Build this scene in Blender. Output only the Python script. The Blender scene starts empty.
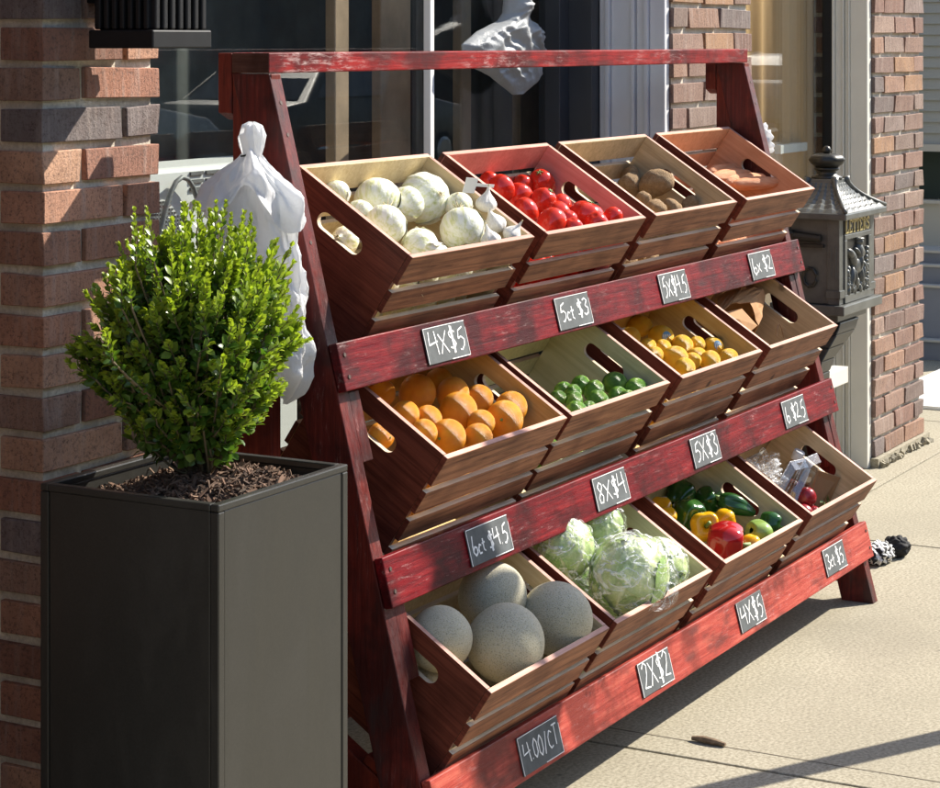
import bpy, bmesh, math, random
from mathutils import Vector, Matrix, Euler, noise
R = random.Random(7)
rad = math.radians
scene = bpy.context.scene
COL = scene.collection
V = Vector

# ------------------------------------------------------------------ mesh builder
class MB:
    def __init__(self):
        self.v = []; self.f = []; self.m = []; self.tone = []
    def quad(self, idx, mat=0, tone=None):
        self.f.append(tuple(idx)); self.m.append(mat); self.tone.append(tone)
    def add(self, verts, faces, mat=0, tone=None):
        b = len(self.v); self.v.extend(V(p) for p in verts)
        for i, f in enumerate(faces):
            self.quad([b + k for k in f], mat[i] if isinstance(mat, (list, tuple)) else mat, tone)
    def hexa(self, p, mat=0, tone=None):
        # p: bottom ring 0..3 then top ring 4..7 ; faces: bottom, top, front(01), right(12), back(23), left(30)
        self.add(p, [(3,2,1,0),(4,5,6,7),(0,1,5,4),(1,2,6,5),(2,3,7,6),(3,0,4,7)], mat, tone)
    def box(self, x0, x1, y0, y1, z0, z1, mat=0, tone=None):
        self.hexa([(x0,y0,z0),(x1,y0,z0),(x1,y1,z0),(x0,y1,z0),(x0,y0,z1),(x1,y0,z1),(x1,y1,z1),(x0,y1,z1)], mat, tone)
    def obox(self, o, ex, ey, ez, sx, sy, sz, mat=0, tone=None):
        o = V(o); ex, ey, ez = V(ex), V(ey), V(ez)
        g = lambda a, b, c: o + ex*a + ey*b + ez*c
        (x0,x1),(y0,y1),(z0,z1) = sx, sy, sz
        self.hexa([g(x0,y0,z0),g(x1,y0,z0),g(x1,y1,z0),g(x0,y1,z0),g(x0,y0,z1),g(x1,y0,z1),g(x1,y1,z1),g(x0,y1,z1)], mat, tone)
    def tube(self, pts, rr, n=8, mat=0, cap=True, squash=None):
        pts = [V(p) for p in pts]; rings = []
        if not hasattr(rr, '__len__'): rr = [rr]*len(pts)
        up = V((0,0,1))
        b0 = len(self.v)
        for i, p in enumerate(pts):
            d = (pts[min(i+1,len(pts)-1)] - pts[max(i-1,0)]).normalized()
            a = d.cross(up)
            if a.length < 1e-3: a = d.cross(V((1,0,0)))
            a.normalize(); b = d.cross(a)
            for k in range(n):
                t = 2*math.pi*k/n
                self.v.append(p + (a*math.cos(t) + b*math.sin(t))*rr[i])
        for i in range(len(pts)-1):
            for k in range(n):
                q = b0 + i*n; k2 = (k+1) % n
                self.quad((q+k, q+k2, q+n+k2, q+n+k), mat)
        if cap:
            self.quad(tuple(b0+k for k in range(n))[::-1], mat)
            self.quad(tuple(b0+(len(pts)-1)*n+k for k in range(n)), mat)
    def lathe(self, prof, n=24, c=(0,0,0), mat=0, fn=None):
        b0 = len(self.v); c = V(c)
        for i, (r, z) in enumerate(prof):
            for k in range(n):
                t = 2*math.pi*k/n; q = r*(fn(t, i/(len(prof)-1)) if fn else 1)
                self.v.append(c + V((q*math.cos(t), q*math.sin(t), z)))
        for i in range(len(prof)-1):
            for k in range(n):
                q = b0+i*n; k2 = (k+1) % n
                self.quad((q+k, q+k2, q+n+k2, q+n+k), mat)
        self.quad(tuple(b0+k for k in range(n))[::-1], mat)
        self.quad(tuple(b0+(len(prof)-1)*n+k for k in range(n)), mat)
    def ribbon(self, pts, w, o, ex, ey, nz, mat=0, th=.0006):
        o, ex, ey, nz = V(o), V(ex), V(ey), V(nz)
        P = [V((x, y, 0)) for x, y in pts]
        L = []; Rr = []
        for i, p in enumerate(P):
            d = (P[min(i+1,len(P)-1)] - P[max(i-1,0)])
            if d.length < 1e-9: d = V((1,0,0))
            d.normalize(); nn = V((-d.y, d.x, 0)); ww = w*R.uniform(.75, 1.15)/2
            L.append(p + nn*ww); Rr.append(p - nn*ww)
        g = lambda q, h: o + ex*q.x + ey*q.y + nz*h
        b = len(self.v)
        for l, r in zip(L, Rr):
            self.v.extend([g(l, th), g(r, th), g(l, 0), g(r, 0)])
        for i in range(len(P)-1):
            a = b + 4*i; c = a + 4
            self.quad((a, a+1, c+1, c), mat); self.quad((a, c, c+2, a+2), mat); self.quad((a+1, a+3, c+3, c+1), mat)
    def build(self, name, mats, parent=None, local=False, smooth=False, bevel=0, seg=2, solid=0, sub=0):
        if not isinstance(mats, (list, tuple)): mats = [mats]
        off = V((0,0,0)); loc = V((0,0,0))
        if parent is not None:
            if not local: off = parent.location.copy()
        else:
            xs = [p.x for p in self.v]; ys = [p.y for p in self.v]; zs = [p.z for p in self.v]
            loc = V(((min(xs)+max(xs))/2, (min(ys)+max(ys))/2, min(zs))); off = loc
        me = bpy.data.meshes.new(name)
        me.from_pydata([p - off for p in self.v], [], self.f)
        for m in mats: me.materials.append(m)
        me.polygons.foreach_set('material_index', self.m)
        me.polygons.foreach_set('use_smooth', [smooth]*len(self.f))
        if any(t is not None for t in self.tone):
            at = me.attributes.new('tone', 'FLOAT_COLOR', 'FACE')
            for i, t in enumerate(self.tone):
                t = t or (1,1,1); at.data[i].color = (t[0], t[1], t[2], 1)
        me.update()
        if not smooth and len(self.f) < 6000:
            bm = bmesh.new(); bm.from_mesh(me); bmesh.ops.recalc_face_normals(bm, faces=bm.faces[:]); bm.to_mesh(me); bm.free()
        o = bpy.data.objects.new(name, me); COL.objects.link(o)
        o.location = loc
        if parent is not None: o.parent = parent; o.location = (0,0,0)
        if solid:
            s = o.modifiers.new('solid', 'SOLIDIFY'); s.thickness = solid; s.offset = 0
        if bevel:
            b = o.modifiers.new('bevel', 'BEVEL'); b.width = bevel; b.segments = seg; b.limit_method = 'ANGLE'; b.angle_limit = rad(35)
        if sub:
            s = o.modifiers.new('sub', 'SUBSURF'); s.levels = sub; s.render_levels = sub
        return o

def tag(o, label=None, cat=None, group=None, kind=None):
    if label: o['label'] = label
    if cat: o['category'] = cat
    if group: o['group'] = group
    if kind: o['kind'] = kind
    return o
def empty(name, loc, label=None, cat=None, group=None, kind=None, rx=0):
    o = bpy.data.objects.new(name, None); COL.objects.link(o); o.location = loc; o.rotation_euler = (rx, 0, 0)
    o.empty_display_size = .05
    return tag(o, label, cat, group, kind)

# ------------------------------------------------------------------ materials
def newmat(name):
    m = bpy.data.materials.new(name); m.use_nodes = True
    nt = m.node_tree; nt.nodes.clear()
    out = nt.nodes.new('ShaderNodeOutputMaterial'); p = nt.nodes.new('ShaderNodeBsdfPrincipled')
    nt.links.new(p.outputs[0], out.inputs[0])
    return m, nt, p, out
def N(nt, t, **k):
    n = nt.nodes.new(t)
    for a, b in k.items(): setattr(n, a, b)
    return n
def setin(n, **k):
    for a, b in k.items(): n.inputs[a.replace('_', ' ')].default_value = b
    return n
def coords(nt, scale=(1,1,1), kind='Object'):
    t = N(nt, 'ShaderNodeTexCoord'); mp = N(nt, 'ShaderNodeMapping')
    mp.inputs['Scale'].default_value = scale
    nt.links.new(t.outputs[kind], mp.inputs[0]); return mp.outputs[0]
def tex(nt, vec, scale, detail=4, rough=.55, dist=0):
    n = N(nt, 'ShaderNodeTexNoise'); n.inputs['Scale'].default_value = scale; n.inputs['Detail'].default_value = detail
    n.inputs['Roughness'].default_value = rough; n.inputs['Distortion'].default_value = dist
    nt.links.new(vec, n.inputs['Vector']); return n.outputs['Fac']
def ramp(nt, fac, stops):
    r = N(nt, 'ShaderNodeValToRGB'); e = r.color_ramp.elements
    while len(e) < len(stops): e.new(.5)
    for el, (p, c) in zip(e, stops):
        el.position = p; el.color = (c[0], c[1], c[2], 1) if hasattr(c, '__len__') else (c, c, c, 1)
    nt.links.new(fac, r.inputs[0]); return r.outputs[0]
def mixc(nt, fac, a, b, mode='MIX'):
    n = N(nt, 'ShaderNodeMix', data_type='RGBA', blend_type=mode)
    for sock, val in ((n.inputs[0], fac), (n.inputs[6], a), (n.inputs[7], b)):
        if hasattr(val, 'is_output'): nt.links.new(val, sock)
        elif hasattr(val, '__len__'): sock.default_value = (val[0], val[1], val[2], 1)
        else: sock.default_value = val
    return n.outputs[2]
def bump(nt, p, h, strength=.3, dist=.002):
    b = N(nt, 'ShaderNodeBump'); b.inputs['Strength'].default_value = strength; b.inputs['Distance'].default_value = dist
    nt.links.new(h, b.inputs['Height']); nt.links.new(b.outputs[0], p.inputs['Normal'])
def attr(nt, name='tone'):
    a = N(nt, 'ShaderNodeAttribute'); a.attribute_name = name; return a.outputs['Color']
def rnd(nt):
    return N(nt, 'ShaderNodeObjectInfo').outputs['Random']
def simple(name, c, rough=.5, metal=0, spec=.5, var=0, scale=8):
    m, nt, p, o = newmat(name)
    p.inputs['Roughness'].default_value = rough; p.inputs['Metallic'].default_value = metal
    p.inputs['Specular IOR Level'].default_value = spec
    if var:
        f = tex(nt, coords(nt), scale, 5, .6)
        nt.links.new(ramp(nt, f, [(.3, [x*(1-var) for x in c]), (.7, [min(1, x*(1+var)) for x in c])]), p.inputs['Base Color'])
    else: p.inputs['Base Color'].default_value = (*c, 1)
    return m

def stain(name, axis, dark, mid, light, scuff=(.55,.40,.38), samt=.55, s0=.6, rough=.45, spec=.4):
    """worn red stained lumber, grain along one axis"""
    m, nt, p, o = newmat(name)
    sc = [75, 75, 75]; sc[axis] = 3.2
    g = coords(nt, sc); w = coords(nt)
    sc2 = [26, 26, 26]; sc2[axis] = 4.5
    f1 = tex(nt, g, 1.5, 8, .78, .3)
    f2 = tex(nt, w, 5.5, 4, .6)
    c = ramp(nt, f1, [(.28, dark), (.5, mid), (.74, light)])
    blot = ramp(nt, f2, [(.41, (0,0,0)), (.54, (1,1,1))])
    c = mixc(nt, blot, mixc(nt, .82, c, dark), c)
    kz = [5, 5, 5]; kz[axis] = 1.7
    c = mixc(nt, ramp(nt, tex(nt, coords(nt, kz), 1.9, 4, .65), [(.57, 0), (.66, .7)]), c, [x*.6 + .012 for x in dark])
    kx = [7, 7, 7]; kx[axis] = 2.2
    vo = N(nt, 'ShaderNodeTexVoronoi'); vo.inputs['Scale'].default_value = 1.6; nt.links.new(coords(nt, kx), vo.inputs['Vector'])
    c = mixc(nt, ramp(nt, vo.outputs['Distance'], [(.06, .75), (.16, 0)]), c, [x*.5 + .02 for x in dark])
    f3 = tex(nt, coords(nt, sc2), 3.6, 9, .8, .25)
    f4 = tex(nt, w, 3.1, 3, .5)
    s = ramp(nt, f3, [(s0-.06, (0,0,0)), (s0+.06, (1,1,1))])
    s4 = ramp(nt, f4, [(.42, (0,0,0)), (.68, (1,1,1))])
    mm = N(nt, 'ShaderNodeMath', operation='MULTIPLY'); nt.links.new(s, mm.inputs[0]); nt.links.new(s4, mm.inputs[1])
    m2 = N(nt, 'ShaderNodeMath', operation='MULTIPLY'); nt.links.new(mm.outputs[0], m2.inputs[0]); m2.inputs[1].default_value = samt
    c = mixc(nt, m2.outputs[0], c, scuff)
    nt.links.new(c, p.inputs['Base Color'])
    nt.links.new(ramp(nt, f3, [(.35, rough-.14), (.65, rough+.2)]), p.inputs['Roughness']); p.inputs['Specular IOR Level'].default_value = spec
    bump(nt, p, f1, .5, .0018)
    return m

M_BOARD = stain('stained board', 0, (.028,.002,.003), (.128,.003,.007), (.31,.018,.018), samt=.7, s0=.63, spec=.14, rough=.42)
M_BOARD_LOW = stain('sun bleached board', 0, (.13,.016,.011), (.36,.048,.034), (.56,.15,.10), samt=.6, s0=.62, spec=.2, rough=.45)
M_RAIL = stain('chipped rail', 0, (.06,.004,.005), (.24,.008,.009), (.42,.030,.022), (.62,.48,.45), .8, .56, .5, .15)
M_ENDG = stain('end grain', 1, (.05,.018,.012), (.11,.045,.030), (.17,.08,.055), (.3,.2,.16), .3, .66, .7, .15)
M_LEG = stain('stained leg', 2, (.030,.004,.004), (.11,.010,.007), (.21,.028,.018), (.45,.26,.24), .5, .62, .42, .35)
M_POST = stain('stained post', 2, (.07,.010,.007), (.19,.026,.014), (.30,.048,.024), (.4,.3,.28), .15, .66, .5, .25)

def crate_wood(name, dark, light, axis=0, rough=.6, knots=True):
    m, nt, p, o = newmat(name)
    sc = [62, 62, 62]; sc[axis] = 2.6
    oi = N(nt, 'ShaderNodeObjectInfo')
    t = N(nt, 'ShaderNodeTexCoord'); va = N(nt, 'ShaderNodeVectorMath', operation='ADD')
    mu = N(nt, 'ShaderNodeVectorMath', operation='SCALE'); 
    cx = N(nt, 'ShaderNodeCombineXYZ'); 
    for k in range(3): nt.links.new(oi.outputs['Random'], cx.inputs[k])
    nt.links.new(cx.outputs[0], mu.inputs[0]); mu.inputs['Scale'].default_value = 9.0
    nt.links.new(t.outputs['Object'], va.inputs[0]); nt.links.new(mu.outputs[0], va.inputs[1])
    mp = N(nt, 'ShaderNodeMapping'); mp.inputs['Scale'].default_value = sc; nt.links.new(va.outputs[0], mp.inputs[0])
    f = tex(nt, mp.outputs[0], 1.5, 9, .72, .7)
    c = ramp(nt, f, [(.30, dark), (.52, [(a*.8+b*1.2)/2 for a, b in zip(dark, light)]), (.72, light)])
    f2 = tex(nt, va.outputs[0], 9, 3, .5)
    c = mixc(nt, ramp(nt, f2, [(.3, .45), (.55, 0)]), c, [x*.75 for x in dark])
    if knots:
        vo = N(nt, 'ShaderNodeTexVoronoi'); vo.inputs['Scale'].default_value = 5.5; nt.links.new(va.outputs[0], vo.inputs['Vector'])
        k = ramp(nt, vo.outputs['Distance'], [(.045, .8), (.085, 0)])
        c = mixc(nt, k, c, [x*.35 for x in dark])
    hs = N(nt, 'ShaderNodeHueSaturation'); nt.links.new(c, hs.inputs['Color'])
    mr = N(nt, 'ShaderNodeMapRange'); mr.inputs['To Min'].default_value = .80; mr.inputs['To Max'].default_value = 1.15
    nt.links.new(oi.outputs['Random'], mr.inputs['Value']); nt.links.new(mr.outputs[0], hs.inputs['Value']); c = hs.outputs[0]
    nt.links.new(c, p.inputs['Base Color']); p.inputs['Roughness'].default_value = rough
    p.inputs['Specular IOR Level'].default_value = .22
    bump(nt, p, f, .5, .0012)
    return m
C_SIDE = crate_wood('crate side stain', (.060,.014,.008), (.25,.068,.040), 1, .36)
C_FRONT = crate_wood('crate slat stain', (.062,.017,.010), (.46,.215,.115), 0, .6)
C_EDGE = crate_wood('crate cut edge', (.42,.20,.15), (.62,.36,.28), 0, .6, False)
C_GAP = crate_wood('crate raw edge', (.55,.42,.28), (.75,.62,.46), 0, .7, False)
INNER = {
 'raw': crate_wood('crate raw pine', (.50,.36,.19), (.74,.60,.38), 1, .65),
 'pink': crate_wood('crate pink stain inside', (.60,.22,.16), (.78,.37,.29), 1, .55),
 'yellow': crate_wood('crate yellow pine and bounce inside', (.52,.33,.11), (.74,.53,.23), 1, .65),  # warm bounce from the oranges is painted into this yellow
 'tan': crate_wood('crate tan inside', (.44,.31,.17), (.70,.53,.33), 1, .65),
 'brown': crate_wood('crate orange brown inside', (.54,.26,.13), (.76,.43,.26), 1, .6),
 'olive': crate_wood('crate pale olive inside', (.50,.43,.25), (.70,.62,.40), 1, .65),
}

def brickmat():
    m, nt, p, o = newmat('brick')
    a = attr(nt); w = coords(nt); st = coords(nt, (60, 60, 5))
    f = tex(nt, w, 150, 6, .78); f2 = tex(nt, st, 1, 4, .6); f3 = tex(nt, w, 14, 4, .6)
    c = mixc(nt, ramp(nt, f, [(.36, .75), (.50, 0)]), a, (.05,.03,.025))
    c = mixc(nt, ramp(nt, f2, [(.5, 0), (.72, .35)]), c, (.46,.38,.33))
    c = mixc(nt, ramp(nt, f3, [(.35, .3), (.55, 0)]), c, (.12,.06,.045))
    nt.links.new(c, p.inputs['Base Color']); p.inputs['Roughness'].default_value = .85
    ad = N(nt, 'ShaderNodeMath', operation='ADD'); nt.links.new(f, ad.inputs[0]); nt.links.new(f2, ad.inputs[1])
    bump(nt, p, ad.outputs[0], .9, .0035)
    return m
M_BRICK = brickmat()
def mortarmat():
    m, nt, p, o = newmat('mortar')
    w = coords(nt); f = tex(nt, w, 120, 5, .7); f2 = tex(nt, w, 12, 4, .6)
    c = ramp(nt, f, [(.25, (.50,.46,.36)), (.6, (.80,.75,.62))])
    c = mixc(nt, ramp(nt, f2, [(.35, .5), (.6, 0)]), c, (.30,.27,.21))
    nt.links.new(c, p.inputs['Base Color']); p.inputs['Roughness'].default_value = .95
    bump(nt, p, f, .8, .004); return m
M_MORTAR = mortarmat()
def concrete(name, c0, c1, c2):
    m, nt, p, o = newmat(name)
    w = coords(nt)
    f = tex(nt, w, 120, 3, .6); g = tex(nt, w, 55, 5, .75); h = tex(nt, w, 1.6, 6, .6); k = tex(nt, w, 9, 4, .7)
    c = ramp(nt, f, [(.36, c0), (.49, c1), (.62, c2)])
    c = mixc(nt, ramp(nt, g, [(.32, .45), (.40, 0)]), c, [x*.6 for x in c0])
    c = mixc(nt, ramp(nt, h, [(.35, .30), (.62, 0)]), c, [x*.85 for x in c0])
    vo = N(nt, 'ShaderNodeTexVoronoi'); vo.inputs['Scale'].default_value = 5.0; nt.links.new(w, vo.inputs['Vector'])
    c = mixc(nt, ramp(nt, vo.outputs['Distance'], [(.022, .6), (.04, 0)]), c, (.09,.075,.055))
    st = tex(nt, w, .7, 5, .65); c = mixc(nt, ramp(nt, st, [(.56, 0), (.70, .28)]), c, [x*.6 for x in c0])
    c = mixc(nt, ramp(nt, k, [(.60, 0), (.78, .35)]), c, [min(1, x*1.12) for x in c2])
    nt.links.new(c, p.inputs['Base Color']); p.inputs['Roughness'].default_value = .9
    bump(nt, p, f, .06, .002); return m
M_WALK = concrete('sidewalk concrete', (.215,.188,.130), (.300,.268,.192), (.385,.350,.262))
M_CRACK = simple('crack', (.20,.17,.12), .95)
M_JOINT = simple('joint dirt', (.045,.036,.027), .95, var=.4, scale=60)
M_ASPH = concrete('asphalt', (.035,.035,.037), (.055,.055,.057), (.08,.08,.08))

def glassmat(name, tint, refl=.04):
    m = bpy.data.materials.new(name); m.use_nodes = True; nt = m.node_tree; nt.nodes.clear()
    out = N(nt, 'ShaderNodeOutputMaterial'); mx = N(nt, 'ShaderNodeMixShader')
    tr = N(nt, 'ShaderNodeBsdfTransparent'); gl = N(nt, 'ShaderNodeBsdfGlossy')
    tr.inputs[0].default_value = (*tint, 1); gl.inputs['Roughness'].default_value = 0.0
    lw = N(nt, 'ShaderNodeLayerWeight'); lw.inputs['Blend'].default_value = .5
    pw = N(nt, 'ShaderNodeMath', operation='POWER'); pw.inputs[1].default_value = 5
    nt.links.new(lw.outputs['Facing'], pw.inputs[0])
    ma = N(nt, 'ShaderNodeMath', operation='MULTIPLY_ADD'); ma.inputs[1].default_value = 1-refl; ma.inputs[2].default_value = refl
    nt.links.new(pw.outputs[0], ma.inputs[0])
    nt.links.new(ma.outputs[0], mx.inputs[0]); nt.links.new(tr.outputs[0], mx.inputs[1]); nt.links.new(gl.outputs[0], mx.inputs[2])
    nt.links.new(mx.outputs[0], out.inputs[0]); return m
M_GLASS = glassmat('window glass', (.93,.95,.94))
M_CLEAR = glassmat('clear plastic', (.93,.94,.95), .08)

def filmmat(name, c=(.9,.92,.93), op=.35):
    """thin wrinkled plastic film"""
    m = bpy.data.materials.new(name); m.use_nodes = True; nt = m.node_tree; nt.nodes.clear()
    out = N(nt, 'ShaderNodeOutputMaterial'); mx = N(nt, 'ShaderNodeMixShader')
    tr = N(nt, 'ShaderNodeBsdfTransparent'); p = N(nt, 'ShaderNodeBsdfPrincipled')
    p.inputs['Base Color'].default_value = (*c, 1); p.inputs['Roughness'].default_value = .08
    w = coords(nt); f = tex(nt, w, 24, 5, .65, 1.5)
    bump(nt, p, f, .9, .006)
    f2 = tex(nt, coords(nt, (1,1,1.6)), 10, 3, .5, 2.0)
    s1 = ramp(nt, f2, [(.455, 0), (.485, 1), (.50, 1), (.535, 0)])  # opaque white streaks, painted glare along the wrinkles
    r0 = ramp(nt, f, [(.45, op*.2), (.66, op*1.1)])
    r = mixc(nt, s1, r0, (op*4.5, op*4.5, op*4.5))
    nt.links.new(r, mx.inputs[0]); nt.links.new(tr.outputs[0], mx.inputs[1]); nt.links.new(p.outputs[0], mx.inputs[2])
    nt.links.new(mx.outputs[0], out.inputs[0]); return m
M_FILM = filmmat('plastic film', op=.13)
def bagmat(name, c, tl=.35):
    m = bpy.data.materials.new(name); m.use_nodes = True; nt = m.node_tree; nt.nodes.clear()
    out = N(nt, 'ShaderNodeOutputMaterial'); mx = N(nt, 'ShaderNodeMixShader')
    t = N(nt, 'ShaderNodeBsdfTranslucent'); p = N(nt, 'ShaderNodeBsdfPrincipled')
    w = coords(nt); f = tex(nt, w, 22, 4, .6, 1.2); f5 = tex(nt, w, 6, 3, .6)
    col = ramp(nt, f5, [(.3, [x*.93 for x in c]), (.7, c)])
    nt.links.new(col, p.inputs['Base Color']); nt.links.new(col, t.inputs[0]); p.inputs['Roughness'].default_value = .42
    g2 = tex(nt, w, 70, 4, .6, 2.0); ad = N(nt, 'ShaderNodeMath', operation='MULTIPLY_ADD'); nt.links.new(g2, ad.inputs[0]); ad.inputs[1].default_value = .45; nt.links.new(f, ad.inputs[2])
    bump(nt, p, ad.outputs[0], .6, .006); mx.inputs[0].default_value = tl
    nt.links.new(p.outputs[0], mx.inputs[1]); nt.links.new(t.outputs[0], mx.inputs[2]); nt.links.new(mx.outputs[0], out.inputs[0]); return m
M_BAG = bagmat('white plastic bag', (.90,.91,.92), .5)
M_REDPRINT = simple('red print', (.45,.03,.03), .5)
M_BLACK = simple('black metal', (.009,.009,.0095), .5, .0, .3, .3, 20)
def plantermat():
    m, nt, p, o = newmat('planter metal'); w = coords(nt)
    f = tex(nt, w, 260, 3, .6); g = tex(nt, coords(nt, (6,6,2)), 1.6, 6, .7, .6); h = tex(nt, w, 90, 2, .5)
    c = ramp(nt, f, [(.35, (.022,.0214,.0182)), (.65, (.028,.0272,.0232))])
    c = mixc(nt, ramp(nt, g, [(.52, 0), (.75, .09)]), c, (.115,.105,.085))
    c = mixc(nt, ramp(nt, h, [(.76, 0), (.80, .12)]), c, (.16,.15,.13))
    nt.links.new(c, p.inputs['Base Color']); nt.links.new(ramp(nt, g, [(.35, .30), (.7, .46)]), p.inputs['Roughness']); return m
M_PLANTER = plantermat()
M_WHITE = simple('white painted trim', (.66,.67,.68), .45, var=.04, scale=5)
M_WHITEB = simple('white enamel', (.78,.78,.76), .4)
M_GREYFR = simple('grey window frame', (.05,.053,.058), .4, var=.1, scale=6)
M_DARK = simple('dark interior', (.035,.036,.036), .9, var=.3, scale=3)
M_CURT = simple('dark cloth', (.050,.055,.052), .95, var=.35, scale=9)
M_BROWNW = simple('brown shelving', (.34,.235,.15), .7, var=.3, scale=7)
M_SLATE = simple('chalkboard', (.075,.085,.088), .7, var=.35, scale=24)
M_CHALK = simple('chalk', (.82,.83,.82), .95)
nz0 = lambda x: noise.noise(V((x, 3.7, 1.2)))
# ------------------------------------------------------------------ setting: ground
mb = MB()
mb.box(-12, 30, -3.3, 8, -.12, -.018)
o = tag(mb.build('soil_under_sidewalk', M_JOINT), kind='structure')
mb = MB()
xs = [-12.16, -9.97, -7.78, -5.60, -3.41, -1.225, .96, 3.145, 5.33, 7.5, 9.7, 11.9, 14.1, 16.3, 18.5, 22, 26, 30]
ys = [-3.3, -1.32, .98, 3.2, 8]
for i in range(len(xs)-1):
    for j in range(len(ys)-1):
        mb.box(xs[i]+.0045, xs[i+1]-.0045, ys[j]+.004, ys[j+1]-.004, -.1, 0)
tag(mb.build('sidewalk', M_WALK, bevel=.003, seg=2), kind='structure')
mb = MB()
y = 1.0; x = 1.066
pts = []
while y > -1.2:
    pts.append((x + .006*noise.noise(V((y*3, 0, 1))), y)); y -= .04
mb.ribbon(pts, .0035, (0,0,.0002), (1,0,0), (0,1,0), (0,0,1), th=.0008)
tag(mb.build('hairline_crack', M_CRACK), kind='structure')
mb = MB(); mb.box(-60, 90, -13, -3.46, -.3, -.14); tag(mb.build('road', M_ASPH), kind='structure')
mb = MB(); mb.box(-60, 90, -3.45, -3.305, -.3, 0); tag(mb.build('kerb', M_WALK, bevel=.02), kind='structure')
mb = MB(); mb.box(-60, 90, -16, -13.01, -.3, 0); tag(mb.build('far_pavement', M_WALK), kind='structure')
mb = MB(); mb.box(-150, 200, -150, 150, -.6, -.31); tag(mb.build('ground', M_ASPH), kind='structure')

# ------------------------------------------------------------------ brick piers
PAL = [(.30,.20,.15), (.27,.165,.12), (.25,.14,.10), (.28,.165,.12), (.23,.125,.09), (.21,.15,.125), (.30,.17,.11), (.185,.145,.13), (.26,.18,.14), (.22,.135,.105), (.36,.20,.105)]
PALD = [(.42,.205,.125), (.34,.155,.095), (.48,.255,.16), (.31,.145,.095), (.34,.205,.145), (.52,.295,.185), (.44,.225,.14), (.37,.165,.10), (.19,.155,.145)]
COURSE = .0737
def brick_pier(label, x0, x1, y0, y1, z1, pal, zb, proud, seed, joint=.0155):
    r = random.Random(seed)
    t = empty('brick_pier', ((x0+x1)/2, (y0+y1)/2, 0), label, 'brick pier', 'brick piers of the shopfront')
    mb = MB()
    mb.box(x0+proud, x1-proud, y0+proud, y1, 0, z1)
    mb.build('mortar', M_MORTAR, t)
    bb = MB(); full = .225; n = int((z1-zb)/COURSE)
    for c in range(n):
        z = zb + c*COURSE
        h = COURSE - joint
        # front face (and corner returns)
        x = x0; first = True
        w = full if c % 2 else full*.5-joint*.5
        while x < x1 - .02:
            xe = min(x+w, x1)
            if x1 - xe < .045: xe = x1
            j = lambda s=.0030: r.uniform(-s, s)
            tone = r.choice(pal); k = r.uniform(.8, 1.18); tone = [q*k for q in tone]
            left = x == x0; right = xe == x1
            depth = .10
            if left: depth = .10 if (c % 2) else .225
            p = [(x+j(.001), y0+j(), z+j()), (xe+j(.001), y0+j(), z+j()), (xe, y0+depth, z), (x, y0+depth, z),
                 (x+j(.001), y0+j(), z+h+j()), (xe+j(.001), y0+j(), z+h+j()), (xe, y0+depth, z+h), (x, y0+depth, z+h)]
            bb.hexa(p, 0, tone)
            x = xe + joint; w = full
        # side face -x : bricks along y behind the corner brick
        y = y0 + (.10 if (c % 2) else .225) + joint
        while y < y1 - .03:
            ye = min(y+full, y1); tone = [q*r.uniform(.8, 1.15) for q in r.choice(pal)]
            j = lambda s=.002: r.uniform(-s, s)
            d = .09
            bb.hexa([(x0+j(), y, z+j()), (x0+d, y, z), (x0+d, ye, z), (x0+j(), ye, z+j()), (x0+j(), y, z+h+j()), (x0+d, y, z+h), (x0+d, ye, z+h), (x0+j(), ye, z+h+j())], 0, tone)
            y = ye + joint
    bb.build('brickwork', M_BRICK, t, bevel=.0016, seg=1)
    return t
brick_pier('dark red brick pier behind the planter and shrub, under the wall lantern', -.37, -.03, 1.10, 1.47, 3.2, PALD, -.03, .012, 3)
brick_pier('brick pier between the two shop windows, behind the top rail', 2.44, 3.055, 1.10, 1.46, 3.2, PAL, -.03, .013, 5)
p3 = brick_pier('pale pinkish brick pier rising from the pavement to the right of the mailbox', 4.279, 4.868, 1.10, 1.60, 3.2, PAL, .035, .013, 9)
# broken mortar strip at the foot of the right pier
mb = MB(); r = random.Random(4)
for k in range(90):
    x = r.uniform(4.27, 4.90); s = r.uniform(.004, .013); y = 1.10 - r.uniform(.0, .028); z = r.uniform(0, .012)
    M = Euler((r.uniform(0,3), r.uniform(0,3), r.uniform(0,3))).to_matrix()
    mb.obox((x, y, z+s*.4), M.col[0], M.col[1], M.col[2], (-s,s), (-s*.8,s*.8), (-s*.6,s*.6))
mb.box(4.262, 4.89, 1.082, 1.2, 0, .034)
tag(mb.build('mortar_rubble', M_WALK), 'crumbled mortar lumps along the foot of the right brick pier', 'rubble', kind='stuff')

# walls that close the facade
mb = MB(); mb.box(-9, -.372, 1.5, 1.7, 0, 3.2); tag(mb.build('side_wall', M_BRICK), 'brick wall set back to the left of the planter', 'wall')
bb = MB(); bb.box(-9, 4.868, 1.104, 1.9, 3.202, 6.5); tag(bb.build('upper_wall', M_BRICK), 'brick wall above the shop windows', 'wall')
for ob in ('side_wall', 'upper_wall'):
    me = bpy.data.objects[ob].data; at = me.attributes.new('tone', 'FLOAT_COLOR', 'FACE')
    for q in at.data: q.color = (.26, .12, .085, 1)

# ------------------------------------------------------------------ left shop window
t = empty('shop_window', (1.2, 1.45, 0), 'wide dark shop window behind the produce stand with a white mullion', 'window', 'shop windows')
mb = MB(); mb.box(-.028, 2.30, 1.447, 1.453, .42, 2.9); mb.build('glass', M_GLASS, t)
mb = MB()
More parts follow.
